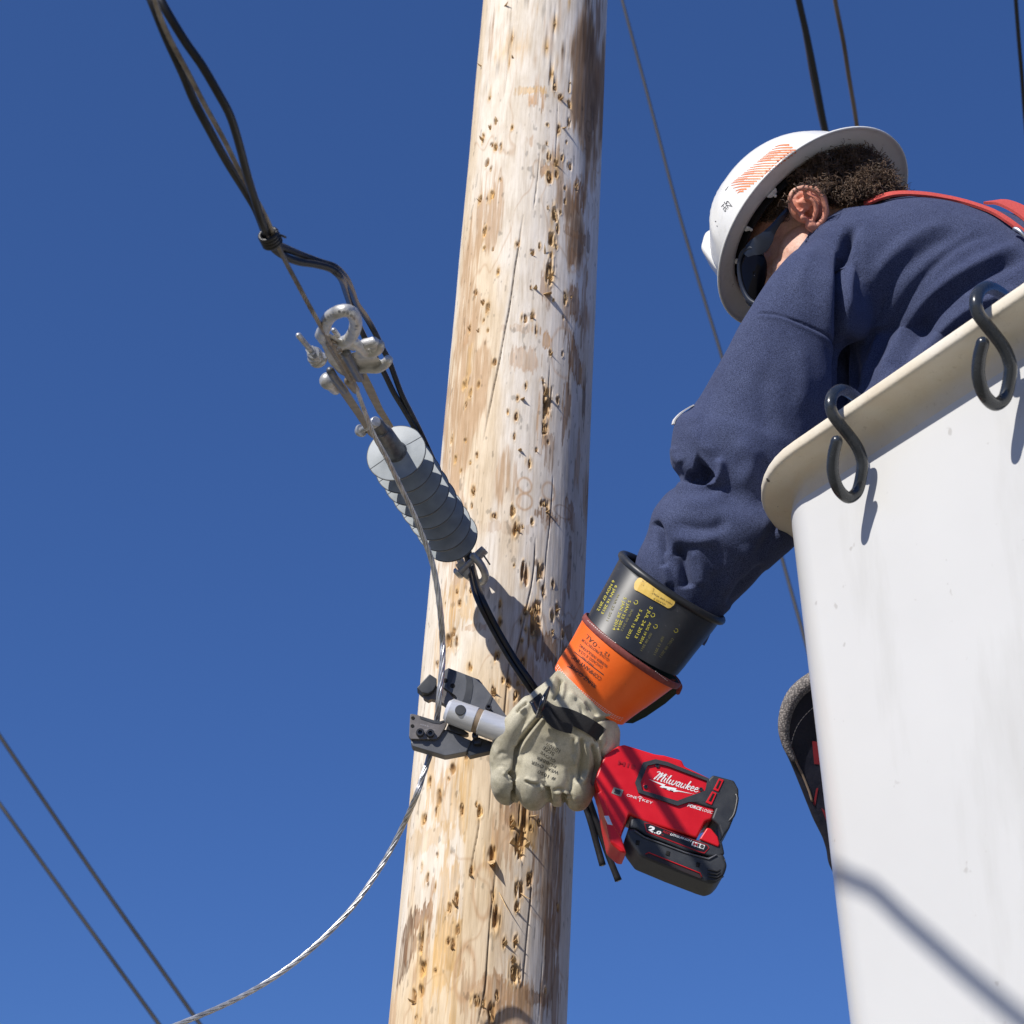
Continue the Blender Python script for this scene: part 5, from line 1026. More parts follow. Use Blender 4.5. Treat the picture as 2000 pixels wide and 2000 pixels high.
# red collar by the thumb
m = MB(); m.tube(cr([T(1018, 1380, -.004), T(1006, 1392, -.008), T(998, 1408, -.012), T(992, 1424, -.014)], 5), .0028, 10, dome=True); m.build('trigger_guard', M_red, tool)
# grip through the hand
m = MB(); m.tube(cr([T(1000, 1432, .002), T(1060, 1450, .010), T(1130, 1474, .014), T(1200, 1500, .014)], 6), cr([[.017], [.0165], [.018], [.022]], 6)[:, 0], 24, dome=True); m.build('grip', M_ovm, tool)
# housing
TH = .050; FO = -.020
hb = [(1172, 1545), (1162, 1520), (1180, 1475), (1206, 1457), (1219, 1453.5), (1280, 1472.5), (1297, 1474.5), (1332, 1484), (1337, 1496), (1386, 1519), (1398, 1560), (1396, 1582), (1391, 1600), (1378, 1604), (1361, 1637), (1342, 1631), (1257, 1604), (1229, 1590), (1213, 1632), (1224, 1666), (1212, 1664), (1192, 1646), (1180, 1592)]
m = MB(); plate(m, hb, FO, TH, .0060, 4); o_h = m.build('housing', M_red, tool, angle=50)
m = MB(); plate(m, [(1166, 1549), (1177, 1541), (1196, 1606), (1213, 1632), (1224, 1667), (1194, 1646), (1183, 1600)], FO-.0006, .03, .0022, 3); m.build('nose_bumper', M_red, tool, angle=50)
def ringplate(mb, outer, inner, o, th):
    n = len(outer); P = [T(x, y, o) for x, y in outer]; Q = [T(x, y, o) for x, y in inner]; d = np.array([0, th, 0]); k = .0005
    for i in range(n):
        j = (i+1) % n
        mb.add([P[i], P[j], Q[j], Q[i], P[i]+d, P[j]+d, Q[j]+d, Q[i]+d], [[0, 1, 2, 3], [0, 4, 5, 1], [3, 2, 6, 7]])
m = MB(); ringplate(m, [(1240.5, 1528), (1256, 1489), (1280, 1482.5), (1304, 1488), (1384, 1520), (1390, 1546), (1384, 1566), (1346, 1566), (1323, 1573.5), (1247, 1548)], [(1251, 1528), (1265, 1495), (1283, 1491), (1304, 1496), (1381, 1525), (1379, 1537), (1377, 1544), (1338, 1558), (1323, 1564), (1254, 1543)], FO-.0024, .005)
m.build('overmould_frame', M_ovm, tool, angle=30)
m = MB(); plate(m, [(1384, 1521), (1393, 1513), (1434, 1524), (1443, 1541), (1443, 1558), (1436, 1590), (1425, 1618), (1411, 1636), (1404, 1612), (1390, 1599), (1397, 1580), (1378, 1575), (1348, 1565), (1340, 1560), (1378, 1545)], FO-.0022, TH+.004, .0040, 3); rear = m.build('rear_cap', M_ovm, tool, angle=45)
m = MB()
for pts in ([(1404, 1520), (1414, 1523), (1403, 1546), (1393, 1542)], [(1391, 1545), (1400, 1549), (1390, 1572), (1378, 1567)]): plate(m, pts, FO-.0034, .002, .0006)
m.build('vent_surround', M_red, rear, angle=40)
m = MB()
for pts in ([(1405, 1524), (1409, 1525.5), (1402, 1541), (1398, 1539)], [(1392, 1549), (1396, 1550.5), (1389, 1566), (1384, 1564)]): plate(m, pts, FO-.0037, .002, .0002)
m.build('vent_slot', bpy.data.materials['hole_black'], rear)
m = MB(); m.tube(cr([T(1438, 1552, FO-.002), T(1440, 1562, FO-.003), T(1434, 1590, FO-.003), T(1424, 1604, FO-.001)], 5), .0016, 10, dome=True); m.build('lanyard_ring', M_blk, tool)
m = MB(); plate(m, [(1376, 1492), (1380, 1500), (1340, 1494), (1337, 1487)], FO+.01, .02, .001); m.build('top_rib', M_red, tool) if False else None
for x, y in ((1284, 1496), (1261, 1537), (1369, 1542)): capscrew('case_screw', x, y, FO-.0004, .0022, .0010, tool)
m = MB(); plate(m, [(1199, 1537), (1218, 1543), (1213, 1556), (1194, 1549)], FO-.0006, .002, .0003); ld = m.build('light_window', varied('smoked_window', (.22, .21, .19), (.30, .28, .26), rough=.2), tool, angle=40)
m = MB(); plate(m, [(1202, 1541), (1213, 1544.5), (1210, 1552), (1199, 1548.5)], FO-.0010, .001, .0002); m.build('sensor', M_ovm, ld)
m = MB(); plate(m, [(1180, 1593), (1189, 1593), (1197, 1612), (1187, 1610)], FO-.0012, .004, .0006); m.build('work_light', mat('clear_lens', (.7, .7, .75), .12, spec=.8, metal=.4), tool, angle=40)
# battery pack
BO = FO+.001; bat = empty('battery_pack', T(1320, 1660), None, None); setpar(bat, tool)
m = MB(); plate(m, [(1233, 1598), (1247, 1597), (1300, 1618), (1364, 1641), (1384, 1625), (1396, 1624), (1411, 1645), (1416, 1668), (1404, 1674), (1386, 1672), (1340, 1662), (1262, 1632), (1244, 1619), (1230, 1617)], BO-.001, .048, .0028, 3); m.build('pack_top', M_ovm, bat, angle=50)
m = MB(); plate(m, [(1225, 1620), (1240, 1617), (1258, 1632), (1338, 1662), (1382, 1674), (1398, 1668), (1414, 1668), (1421, 1690), (1415, 1708), (1402, 1722), (1389, 1726), (1373, 1721), (1310, 1697), (1250, 1672), (1232, 1648), (1225, 1634)], BO-.006, .058, .0055, 3); m.build('pack_body', M_ovm, bat, angle=50)
m = MB(); plate(m, [(1258, 1607), (1268, 1607), (1382, 1650), (1386, 1656), (1376, 1667), (1364, 1664), (1262, 1625)], BO-.0017, .003, .0003); m.build('label_edge', M_redd, bat, angle=40)
m = MB(); plate(m, [(1260, 1608.5), (1268, 1608.5), (1381, 1651), (1383.5, 1656), (1375, 1664.5), (1364, 1661.5), (1264, 1623)], BO-.0020, .003, .0003); lb = m.build('label', mat('label_black', (.012, .012, .012), .35), bat, angle=40)
m = MB(); plate(m, [(1366, 1639), (1381, 1616), (1389, 1618), (1402, 1634), (1406, 1649), (1403, 1654)], BO-.0030, .012, .0018, 3); m.build('release_button', M_red, bat, angle=50)
m = MB()
for a, b_ in (((1240, 1623), (1258, 1635)), ((1258, 1635), (1338, 1665)), ((1338, 1665), (1384, 1678)), ((1384, 1678), (1399, 1670))): m.tube([T(*a, BO-.0068), T(*b_, BO-.0068)], .0009, 8, dome=True)
for k in range(5): m.tube([T(1408+k*2, 1672+k*2, BO-.0045), T(1404+k*2.4, 1712-k*6, BO-.0045)], .0007, 6, dome=True)
m.build('pack_ribs', varied('edge_highlight_grey', (.07, .075, .085), (.11, .115, .13), scale=90, rough=.4), bat)  # raised strips, their edge highlight painted in as a lighter grey
for x, y in ((1244, 1644), (1303, 1665), (1362, 1687)):
    m = MB(); plate(m, [(x-1, y-4), (x+6, y-2), (x+4, y+7), (x-3, y+4.5)], BO-.0068, .003, .0004); m.build('notch', bpy.data.materials['hole_black'], bat)
m = MB(); plate(m, [(1260, 1668), (1262, 1674), (1368, 1716), (1372, 1714), (1368, 1704), (1266, 1664)], BO-.0066, .003, .0003); m.build('lower_recess', mat('recess_black', (.02, .012, .012), .5), bat, angle=40)
m = MB(); m.tube([T(1261, 1668, BO-.0074), T(1267, 1665, BO-.0074), T(1367, 1705, BO-.0074), T(1371, 1713, BO-.0074)], .0005, 6); m.build('red_outline', M_red, bat)
m = MB()
for k in range(4): m.tube([T(1384, 1698+k*7-(k > 1)*1, BO-.0068), T(1400, 1702+k*6, BO-.0072), T(1412, 1697+k*5, BO-.004)], .0010, 6, dome=True)
m.build('grip_ridges', M_blk, bat)
# printing
B_t = bvh_of(o_h, lb); mW, mR, mK = MB(), MB(), MB()
text_on(mR, B_t, 'M18', (1206, 1493), (1240, 1503), 8.5, bold=.02, off=.0006)
text_on(mW, B_t, 'ONE', (1223.5, 1555), (1243.5, 1561), 5.0, off=.0004); text_on(mW, B_t, 'KEY', (1254, 1564.5), (1274, 1571), 5.0, off=.0004)
ribbon_on(mW, B_t, [(1249, 1566), (1250.5, 1559)], 1.2); ribbon_on(mW, B_t, [(1246, 1558), (1250, 1555.5), (1254.5, 1558.5)], .9); ribbon_on(mW, B_t, [(1248, 1560), (1250.4, 1558.4), (1253, 1560.5)], .8)
text_on(mW, B_t, 'FORCE', (1342, 1575), (1370, 1583.5), 6.0, shear=.25, bold=.03, off=.0004); text_on(mW, B_t, 'LOGIC', (1371, 1584), (1391, 1590), 6.0, shear=.25, off=.0004)
text_on(mW, B_t, '2', (1262, 1621.5), (1276, 1626.5), 11, shear=.2, bold=.05, off=.0004); text_on(mW, B_t, '.0', (1277, 1626.8), (1290, 1631), 7, shear=.2, bold=.04, off=.0004); text_on(mR, B_t, 'Ah', (1291, 1631.5), (1295.5, 1633), 3, off=.0004)
text_on(mR, B_t, 'RED', (1294, 1625.5), (1308, 1630.5), 4.2, shear=.2, bold=.03, off=.0004); text_on(mW, B_t, 'LITHIUM-ION', (1308.5, 1630.8), (1350, 1645), 4.2, shear=.2, bold=.03, off=.0004)
m = MB()
c4 = [(1353, 1643), (1377, 1651), (1374, 1659), (1350, 1651)]; m.add([cast(B_t, x, y, .0004)[0] for x, y in c4], [[0, 1, 2, 3]]); m.build('badge', M_wht, bat, smooth=False)
text_on(mR, B_t, 'M', (1353, 1650.5), (1361, 1653.2), 6.2, bold=.04, off=.0008); text_on(mK, B_t, '18', (1362, 1653.5), (1373.5, 1657.3), 6.2, bold=.04, off=.0008)
# script logo drawn as brush strokes over a lightning stroke
O = np.array([1277., 1522.]); EX = np.array([.957, .290]); EY = np.array([.290, -.957])
def gl(x, y): return tuple(O+EX*(x+.28*y)*1.0+EY*y)
def brush(pts, w0, w1): ribbon_on(mW, B_t, [gl(*p) for p in pts], w0, w1, .0004, n=5)
brush([(-2, 15), (2, 17), (5, 15)], 1.6, 1.2); brush([(5, 16), (3, 8), (0, 0)], 3.2, 2.4); brush([(1, 3), (5, 12), (9, 17)], 1.2, 1.6); brush([(9, 17), (8, 8), (6.5, 0)], 2.8, 2.4); brush([(7, 3), (12, 12), (16, 17)], 1.2, 1.6); brush([(16, 17), (15, 8), (14, 1), (17, 0)], 3.2, 1.4)
brush([(20, 9), (19.5, 2), (22, 0)], 2.4, 1.2); brush([(20.5, 13), (21.5, 13)], 2.4, 2.4); brush([(26, 17), (24.5, 6), (25, 0.5), (28, 1)], 2.6, 1.2)
brush([(30, 9), (29.5, 2), (32, 0), (35, 3), (35.5, 9)], 2.2, 1.2); brush([(35.5, 9), (35, 2), (38, 0), (41, 4), (41, 9), (43, 8)], 2.2, 1.2)
brush([(49, 8), (46, 9), (44, 4), (46, 0), (49, 3)], 1.8, 1.4); brush([(50, 9), (49, 1), (52, 0)], 2.2, 1.2); brush([(54, 9), (53.5, 2), (56, 0), (59, 3), (60, 9)], 2.2, 1.4); brush([(60, 9), (59.5, 1), (62, 0)], 2.2, 1.2)
brush([(66, 17), (64.5, 6), (64, 0)], 2.6, 2.0); brush([(65, 4), (69, 8), (70.5, 6), (66, 4)], 1.4, 1.4); brush([(66, 4), (69, 0), (72, 1)], 2.2, 1.2)
brush([(74, 4), (78, 6), (76, 9), (73, 6), (74, 1), (78, 0), (80, 2)], 1.8, 1.4); brush([(82, 4), (86, 6), (84, 9), (81, 6), (82, 1), (86, 0), (89, 3)], 1.8, 1.2)
bolt = [(-9, -3.0), (26, -3.6), (25, -6.6), (49, -4.2), (49, -7.6), (88, -5.0), (56, -9.0), (47, -13), (47, -9.2), (18, -11.0), (21, -7.0)]
def flat(mb, poly, off=.0004):
    bm = bmesh.new(); vs = []
    for x, y in poly:
        h, _ = cast(B_t, *gl(x, y), off); vs.append(bm.verts.new(h))
    bm.faces.new(vs); bmesh.ops.triangulate(bm, faces=bm.faces[:]); bm.verts.index_update(); mb.add([v.co[:] for v in bm.verts], [[v.index for v in f.verts] for f in bm.faces]); bm.free()
flat(mW, bolt)
mW.build('white_print', M_wht, tool, smooth=False); mR.build('red_print', M_redd, tool, smooth=False); mK.build('black_print', M_ink, bat, smooth=False)
# ------------------------------------------------------------------ span wire, dead-end clamp, insulator, cables
def dl(y): return 1.87+.0018*(y-885)
M_sil = varied('grey_silicone', (.22, .25, .27), (.33, .365, .385), scale=38, rough=.48, rvar=.08, bstr=.05)
M_sild = mat('dark_parting_line', (.06, .065, .07), .7)
M_gal = varied('galvanised_steel', (.36, .37, .38), (.58, .59, .60), scale=120, rough=.42, rvar=.1, metal=.5, bstr=.35, bscale=420, bdist=.0006)
M_cast = varied('weathered_cast_metal', (.42, .415, .40), (.66, .65, .62), scale=60, rough=.45, metal=.4, bstr=.3, bscale=380, bdist=.0008)
M_dgal = varied('dark_galvanised', (.09, .095, .105), (.17, .175, .185), scale=120, rough=.42, metal=.5, bstr=.25, bdist=.0005)
mat_rim_shade = varied('rim_shade', (.07, .078, .085), (.11, .12, .13), scale=90, rough=.5, bstr=0)
A_, B_ = W(774, 885, 1.87), W(880, 1048, 2.07); ax_ = nrm(A_-B_)      # towards the near end
u_ = nrm(np.cross(ax_, _F)); v_ = np.cross(ax_, u_)
ins = empty('insulator', (A_+B_)/2, 'grey ribbed polymer insulator with eight round sheds, hanging in front of the pole', 'insulator')
m = MB(); m.tube([B_-ax_*.012, A_+ax_*.004], .0105, 28); m.build('core_rod', M_sil, ins)
prof = [(-.0045, .0106), (-.0030, .0125), (-.0016, .020), (-.0008, .0344), (0, .0350), (.0010, .0344), (.0022, .020), (.0034, .0125), (.0045, .0106)]
sm = MB(); sm.lathe((0, 0, 0), (0, 0, 1), prof, 72, closed=False); shed0 = sm.mesh('shed')
for k in range(8):
    p = B_+(A_-B_)*k/7; o = link('shed', shed0.copy(), M_sil, None, angle=50); setpar(o, ins)
    Mx = Matrix((( u_[0], v_[0], ax_[0], p[0]), (u_[1], v_[1], ax_[1], p[1]), (u_[2], v_[2], ax_[2], p[2]), (0, 0, 0, 1)))
    o.matrix_parent_inverse = Matrix.Identity(4); o.matrix_basis = world_m(ins).inverted() @ Mx @ Matrix.Rotation(random.uniform(0, 6), 4, 'Z')
for k in range(8):
    p = B_+(A_-B_)*k/7; q_ = np.linspace(0, 2*math.pi, 73)[:-1]; sh = [o for o in bpy.context.scene.objects if o.name.startswith('shed')][k]
    m = MB(); m.rings([[p+ax_*dz+(u_*math.cos(a)+v_*math.sin(a))*r_ for a in q_] for dz, r_ in ((-.0009, .0345), (-.0007, .0353), (.0007, .0353), (.0009, .0345))], caps=False, closed=True)
    m.build('shed_rim_shade', mat_rim_shade, sh)  # dark outline: shade of the shed's edge put into the ring's colour
m = MB()
for k in range(8):
    p = B_+(A_-B_)*k/7+ax_*.0012; d = nrm(W(838, 838, 1.87)-W(725, 913, 1.87)); d = nrm(d-ax_*(d@ax_)); e = np.cross(ax_, d)
    for s_ in ((1, -1) if k == 7 else (-1,)):
        a, b_ = p+d*s_*.0120+ax_*.0022, p+d*s_*.0350; m.add([a-e*.0003, a+e*.0003, b_+e*.0003, b_-e*.0003], [[0, 1, 2, 3]])
m.build('parting_line', M_sild, ins, smooth=False)
# upper end fitting, tongue
m = MB(); t0 = A_+ax_*.0; m.lathe(A_, ax_, [(0, .0165), (.002, .0150), (.005, .0120), (.030, .0112), (.046, .0108), (.050, .0100), (.056, .0092), (.060, .0)], 32)
e1 = A_+ax_*.052; sd_ = nrm(W(765, 800, 1.74)-W(702, 842, 1.74)); m2 = MB(); m.tube([e1, e1+ax_*.018], [.0092, .0080], 20, ell=(1, .8), dome=True); m.build('upper_fitting', M_dgal, ins, angle=50)
# lower end fitting with its clevis
B2 = B_-ax_*.012; m = MB(); m.lathe(B_, -ax_, [(.004, .0112), (.012, .0118), (.020, .0100), (.026, .0090), (.030, 0)], 28); m.build('lower_fitting', M_gal, ins, angle=50)
dc = 2.10
shk = empty('clevis_shackle', W(920, 1112, dc), 'small galvanised shackle and pin under the insulator, black cable passing behind it', 'shackle')
m = MB(); m.tube(cr([W(925, 1086, dc-.012), W(934, 1096, dc-.014), W(942, 1108, dc-.012), W(948, 1124, dc-.006), (W(944, 1135, dc+.002)), W(934, 1138, dc+.010), W(924, 1134, dc+.014)], 6), .0050, 14, dome=True)
m.tube(cr([W(899, 1094, dc-.004), W(903, 1104, dc-.004), W(908, 1120, dc), W(918, 1128, dc+.010)], 6), .0046, 14, dome=True); m.build('bow', M_gal, shk)
m = MB(); m.prism([W(x, y, dc-.010) for x, y in ((889, 1103), (905, 1094), (916, 1110), (920, 1128), (912, 1132), (899, 1120))], _F*.006, .0014, 3); m.prism([W(x, y, dc-.012) for x, y in ((916, 1088), (930, 1078), (940, 1090), (947, 1104), (943, 1108), (930, 1098))], _F*.008, .0014, 3); m.build('side_plate', M_gal, shk, angle=50)
pd = nrm(W(945, 1074, dc-.008)-W(893, 1122, dc-.008)); m = MB(); c = W(893, 1122, dc-.010)
m.lathe(c-pd*.002, pd, [(0, 0), (.0003, .0055), (.003, .0080), (.006, .0080), (.0062, .0036), (.030, .0036), (.0302, 0)], 24); m.lathe(W(933, 1086, dc-.010), pd, [(0, 0), (0, .0062), (.012, .0062), (.0128, .0052), (.0128, 0)], 22); m.build('pin', M_gal, shk, angle=45)
m = MB(); m.tube([W(944, 1084, dc-.012), W(951, 1094, dc-.016), W(957, 1103, dc-.018)], .0011, 8); m.build('cotter', M_dgal, shk)

# dead-end clamp
dk = lambda x, y, o=0.0: W(x, y, dl(y)+o)
clp = empty('dead_end_clamp', dk(668, 700), 'weathered wedge dead-end clamp with a cast eye and threaded bolt, gripping the strand', 'clamp')
m = MB()
# eye: a thick oval loop of cast metal, one continuous casting with the horns
eye = [(627, 655), (634, 641), (637, 629), (648, 616), (664, 608), (680, 607), (691, 616), (695, 631), (691, 648), (682, 662), (669, 669)]
m.tube(cr([dk(x, y, -.004) for x, y in eye], 5), .0056, 16, dome=True)
m.prism([dk(x, y, -.008) for x, y in ((616, 660), (624, 640), (640, 650), (655, 655), (668, 668), (688, 668), (700, 676), (690, 684), (672, 680), (668, 690), (660, 700), (640, 678), (624, 672))], _F*.014, .0024, 3)
m.tube(cr([dk(690, 668, -.006), dk(700, 676, -.008), dk(713, 688, -.010), dk(728, 688, -.010), dk(739, 681, -.006), dk(741, 673, .002)], 5), [.006]*26 if False else .0050, 14, dome=True)
body = remesh(m, .0011, 1); V = getV(body); N = getN(body); V += N*(.0008*(fbm(V*190, 3)-.5))[:, None]; setV(body, V); o_eye = link('cast_eye', body, M_cast, clp)
m = MB(); m.tube(cr([dk(704, 720, -.004), dk(718, 720, -.008), dk(736, 720, -.010), dk(750, 713, -.008), dk(758, 703, -.004)], 5), .0047, 14, dome=True); m.prism([dk(x, y, -.002) for x, y in ((676, 692), (700, 684), (726, 694), (742, 700), (738, 712), (712, 722), (700, 730), (688, 728))], _F*.016, .003, 3)
m.prism([dk(x, y, .0) for x, y in ((626, 672), (640, 668), (690, 700), (712, 724), (704, 742), (690, 742), (660, 728), (640, 706))], _F*.012, .003, 3); m.tube([dk(712, 672, .004), dk(730, 668, .006)], .0050, 12, dome=True); m.tube([dk(728, 690, -.002), dk(734, 672, .004)], .0055, 12, dome=True)
low = remesh(m, .0011, 1); V = getV(low); N = getN(low); V += N*(.0009*(fbm(V*190+7, 3)-.5))[:, None]; setV(low, V); o_low = link('cast_body', low, M_cast, clp)
# threaded bolt, nut, caps
m = MB(); P = np.array([dk(583, 655, -.004)+(dk(612, 690, -.004)-dk(583, 655, -.004))*t for t in np.linspace(0, 1, 64)]); m.tube(P, .0024+.00032*np.sin(np.arange(64)*math.pi/2.0), 14, dome=True); m.build('threaded_bolt', M_gal, clp)
bd = nrm(dk(612, 690)-dk(583, 655)); m = MB(); m.lathe(dk(606, 683, -.004), bd, [(0, 0), (0, .0046), (.005, .0046), (.005, 0)], 6); m.lathe(dk(612, 689, -.004), bd, [(0, 0), (0, .0055), (.003, .0068), (.006, .0072), (.008, .0060), (.008, 0)], 24); m.build('nut', M_gal, clp, angle=40)
m = MB(); m.ball(dk(622, 703, -.002), .0088, .0088, .0066, np.array([u_, v_, bd]).T); m.ball(dk(616, 697, -.002), .0080, .0080, .0050, np.array([u_, v_, bd]).T); m.build('washer_cap', M_cast, clp)
m = MB(); m.ball(dk(641, 744, .002), .0088, .0088, .0088); m.tube([dk(641, 744, .002), dk(655, 762, .004)], [.0075, .0050], 14, dome=True); m.build('lower_cap', M_cast, clp)
m = MB(); m.tube(cr([dk(675, 688, -.008), dk(682, 702, -.012), dk(692, 720, -.012), dk(702, 738, -.008)], 5), .0046, 14, dome=True); m.tube(cr([dk(645, 724, -.008), dk(652, 736, -.011), dk(663, 750, -.011), dk(673, 762, -.007)], 5), .0040, 14, dome=True); m.build('keeper', M_dgal, clp)
m = MB(); m.tube([dk(652, 645, .006), dk(660, 656, .004)], .0024, 10, dome=True); m.build('bolt_tip', M_gal, clp)
# wedge with raised marks
m = MB(); wd = [(635, 672), (650, 663), (660, 672), (680, 706), (697, 740), (689, 751), (677, 743), (654, 704), (640, 682)]; m.prism([dk(x, y, -.013) for x, y in wd], _F*.012, .0016, 3); m.tube([dk(682, 744, -.008), dk(695, 762, -.006)], [.0052, .0040], 14, dome=True)
o_w = m.build('wedge', varied('tan_cast', (.22, .185, .14), (.38, .325, .26), scale=130, rough=.55, metal=.35, bstr=.5, bscale=380, bdist=.0008), clp, angle=50); B_w = bvh_of(o_w)
m = MB(); text_on(m, B_w, '7514', (650, 670), (668, 702), 7, off=.0005); text_on(m, B_w, '7 DIA', (642, 676), (660, 706), 5, off=.0005); m.build('raised_marks', M_cast, o_w, smooth=False)
text2 = None; B_e = bvh_of(o_eye); m = MB()
for k, ch in enumerate('MWL 10000 8L'):
    if ch == ' ': continue
    a = math.radians(200+k*15.5); cx, cy = 665, 637; p = (cx+29*math.cos(a), cy+26*math.sin(a)); q = (p[0]-4.4*math.sin(a), p[1]+4.4*math.cos(a)); text_on(m, B_e, ch, p, q, 5, off=.0003)
m.build('eye_marks', M_dgal, o_eye, smooth=False)
# yoke arms down to the insulator
m = MB(); 
for pts, o in (([(652, 752), (672, 750), (704, 800), (729, 849), (727, 856), (718, 848), (693, 810)], -.014), ([(702, 738), (714, 726), (730, 758), (747, 797), (768, 832), (765, 836), (752, 826), (736, 806), (716, 768)], -.006)): m.prism([dk(x, y, o) for x, y in pts], _F*.0075, .0016, 3)
m.build('yoke_arm', varied('tan_galv', (.25, .215, .175), (.36, .32, .27), scale=110, rough=.55, metal=.4, bstr=.35), clp, angle=50)
pb = nrm(dk(768, 802, -.002)-dk(702, 842, -.002)); m = MB(); c = dk(702, 843, -.006); m.lathe(c, pb, [(0, 0), (.0004, .0060), (.004, .0072), (.007, .0064), (.007, .0034), (.034, .0034), (.034, .0058), (.042, .0058), (.0428, .0050), (.0428, 0)], 24); m.build('yoke_bolt', M_gal, clp, angle=45)

# steel strand: seven wires laid up
M_str = varied('bright_strand', (.40, .40, .40), (.66, .66, .66), scale=90, rough=.34, metal=.7, bstr=.1); M_str2 = varied('weathered_strand', (.22, .18, .14), (.42, .37, .31), scale=90, rough=.5, metal=.45, bstr=.3)
def strand(path, R_, pitch, n=6, seg=7):
    path = np.asarray(path); L = np.r_[0, np.cumsum(np.linalg.norm(np.diff(path, axis=0), axis=1))]; K = int(L[-1]/.0030); s_ = np.linspace(0, L[-1], K)
    Q = np.array([np.interp(s_, L, path[:, k]) for k in range(3)]).T; R_ = np.interp(s_, L, np.broadcast_to(R_, (len(path),))); T, N, B = frames(Q); mb = MB(); ph = np.cumsum(np.r_[0, np.diff(s_)]/(pitch*R_/R_.mean()))*2*math.pi
    for k in range(n):
        a = ph+2*math.pi*k/n; P = Q+(np.cos(a)[:, None]*N+np.sin(a)[:, None]*B)*(R_*.655)[:, None]; mb.tube(P, R_*.355, seg)
    mb.tube(Q, R_*.35, 6); return mb
up = [(282, -60, 1.1600), (296, -20, 1.1667), (316, 40, 1.1820), (338, 88, 1.1964), (370, 147, 1.2141), (402, 209, 1.2339), (437, 272, 1.2609), (469, 336, 1.2883), (501, 390, 1.3139), (524, 434, 1.3350), (541, 475, 1.3500), (559, 513, 1.3547), (582, 556, 1.3600), (600, 590, 1.3711), (615, 617, 1.3800), (628, 641, 1.4100), (641, 664, 1.4550), (662, 700, 1.5250), (685, 744, 1.6000)]
strand(cr([W(*p) for p in up], 6), .00205, .030).build('overhead_strand', M_str2); o_up = bpy.context.scene.objects['overhead_strand']; tag(o_up, 'brown weathered wire strand coming down between the two black cables into the clamp', 'wire strand')
tl = [(686, 745, 1.6100), (696, 762, 1.6350), (703, 779, 1.6600), (709, 795, 1.6800), (719, 822, 1.7000), (729, 847, 1.7128), (742, 871, 1.7250), (758, 900, 1.7415), (782, 950, 1.7700), (805, 997, 1.7900), (826, 1048, 1.8050), (843, 1095, 1.8100), (853, 1142, 1.8120), (860, 1195, 1.8150)]
P = [W(*p) for p in tl]+[T(864, 1247, -.016), T(864.5, 1283, -.013), T(863, 1309, -.011), T(860.5, 1335, -.009), T(857, 1368, -.006), T(856, 1386, .004), T(854, 1400, .012), T(851, 1430, .021), T(842, 1465, .024), T(834, 1492, .022), T(825, 1518, .020), T(814, 1552, .016)]+[W(788, 1611, 1.8250), W(757, 1671, 1.8200), W(726, 1720, 1.8100), W(693, 1766, 1.8000), W(655, 1809, 1.7900), W(610, 1852, 1.7750), W(560, 1892, 1.7600), W(505, 1928, 1.7450), W(440, 1962, 1.7200), W(350, 2000, 1.6900), W(240, 2040, 1.6600), W(100, 2085, 1.6000)]
Rr = np.interp(np.arange(len(P)), [0, 4, 9, 14, 20, len(P)-1], [.0025, .0026, .0030, .0035, .0034, .0027])
CP = cr([np.r_[p, r] for p, r in zip(P, Rr)], 6)
strand(CP[:, :3], CP[:, 3], .085, seg=8).build('steel_strand', M_str); tag(bpy.context.scene.objects['steel_strand'], 'shiny twisted steel strand hanging from the clamp, through the cutter jaws, curving away lower left', 'wire strand')

# the two insulated conductors
def bl_nodes(nt, b):
    v = coords(nt); n1 = noise(nt, v, 45, 5, .65); c = ramp(nt, n1, [(.35, (.010, .010, .012)), (.6, (.020, .020, .023)), (.78, (.055, .052, .05))]); nt.links.new(c, b.inputs['Base Color']); n2 = noise(nt, v, 300, 4); bump(nt, b, n2, .3, .0006)
M_cab = mat('black_cable_jacket', (.02, .02, .022), .38, spec=.45, nodes=bl_nodes)
cast_ = []  # added unseen run of both cables, routed so its shadow crosses the bucket
Wl = [((1640, 1700), 1.70), ((1700, 1730), 1.70), ((1760, 1785), 1.70), ((1820, 1837), 1.70), ((1880, 1890), 1.70), ((1940, 1940), 1.70), ((2000, 1990), 1.70)]
nb_ = np.array([BMv[0], BMv[1], .05])
for (x, y), s_ in Wl:
    r = ray(x, y); f0 = (CAM[:2]-BA)@BMv-.042-.05*(6.826-CAM[2]); f1 = (CAM[:2]+r[:2]-BA)@BMv-.042-.05*(6.826-CAM[2]-r[2]); t_ = f0/(f0-f1); cast_.append(CAM+r*t_+SUNDIR*s_)
cast_.append(cast_[-1]*2-cast_[-3]); cast_.append(cast_[-1]+(cast_[-1]-cast_[-3])*1.5)
c1 = [(295, 0, 1.2000), (324, 72, 1.2078), (356, 142, 1.2244), (379, 197, 1.2421), (408, 252, 1.2598), (443, 316, 1.2884), (481, 377, 1.3223), (501, 412, 1.3388), (516, 450, 1.3500), (530, 480, 1.3693), (553, 499, 1.3869), (582, 511, 1.4035), (614, 516, 1.4191), (646, 525, 1.4353), (666, 543, 1.4577), (676, 570, 1.5757), (686, 600, 1.7007), (700, 633, 1.7900), (719, 673, 1.8300), (749, 726, 1.8700), (769, 767, 1.9000), (790, 802, 1.9300), (812, 842, 1.9600), (850, 930, 2.0050), (884, 1010, 2.0850), (906, 1070, 2.1100), (918, 1118, 2.1000), (930, 1165, 1.9950), (958, 1222, 1.9850), (992, 1282, 1.9750), (1028, 1336, 1.9600), (1068, 1395, 1.9650), (1105, 1470, 1.9800), (1136, 1555, 1.9800), (1152, 1600, 1.9700), (1166, 1650, 1.9600), (1177, 1690, 1.9500)]
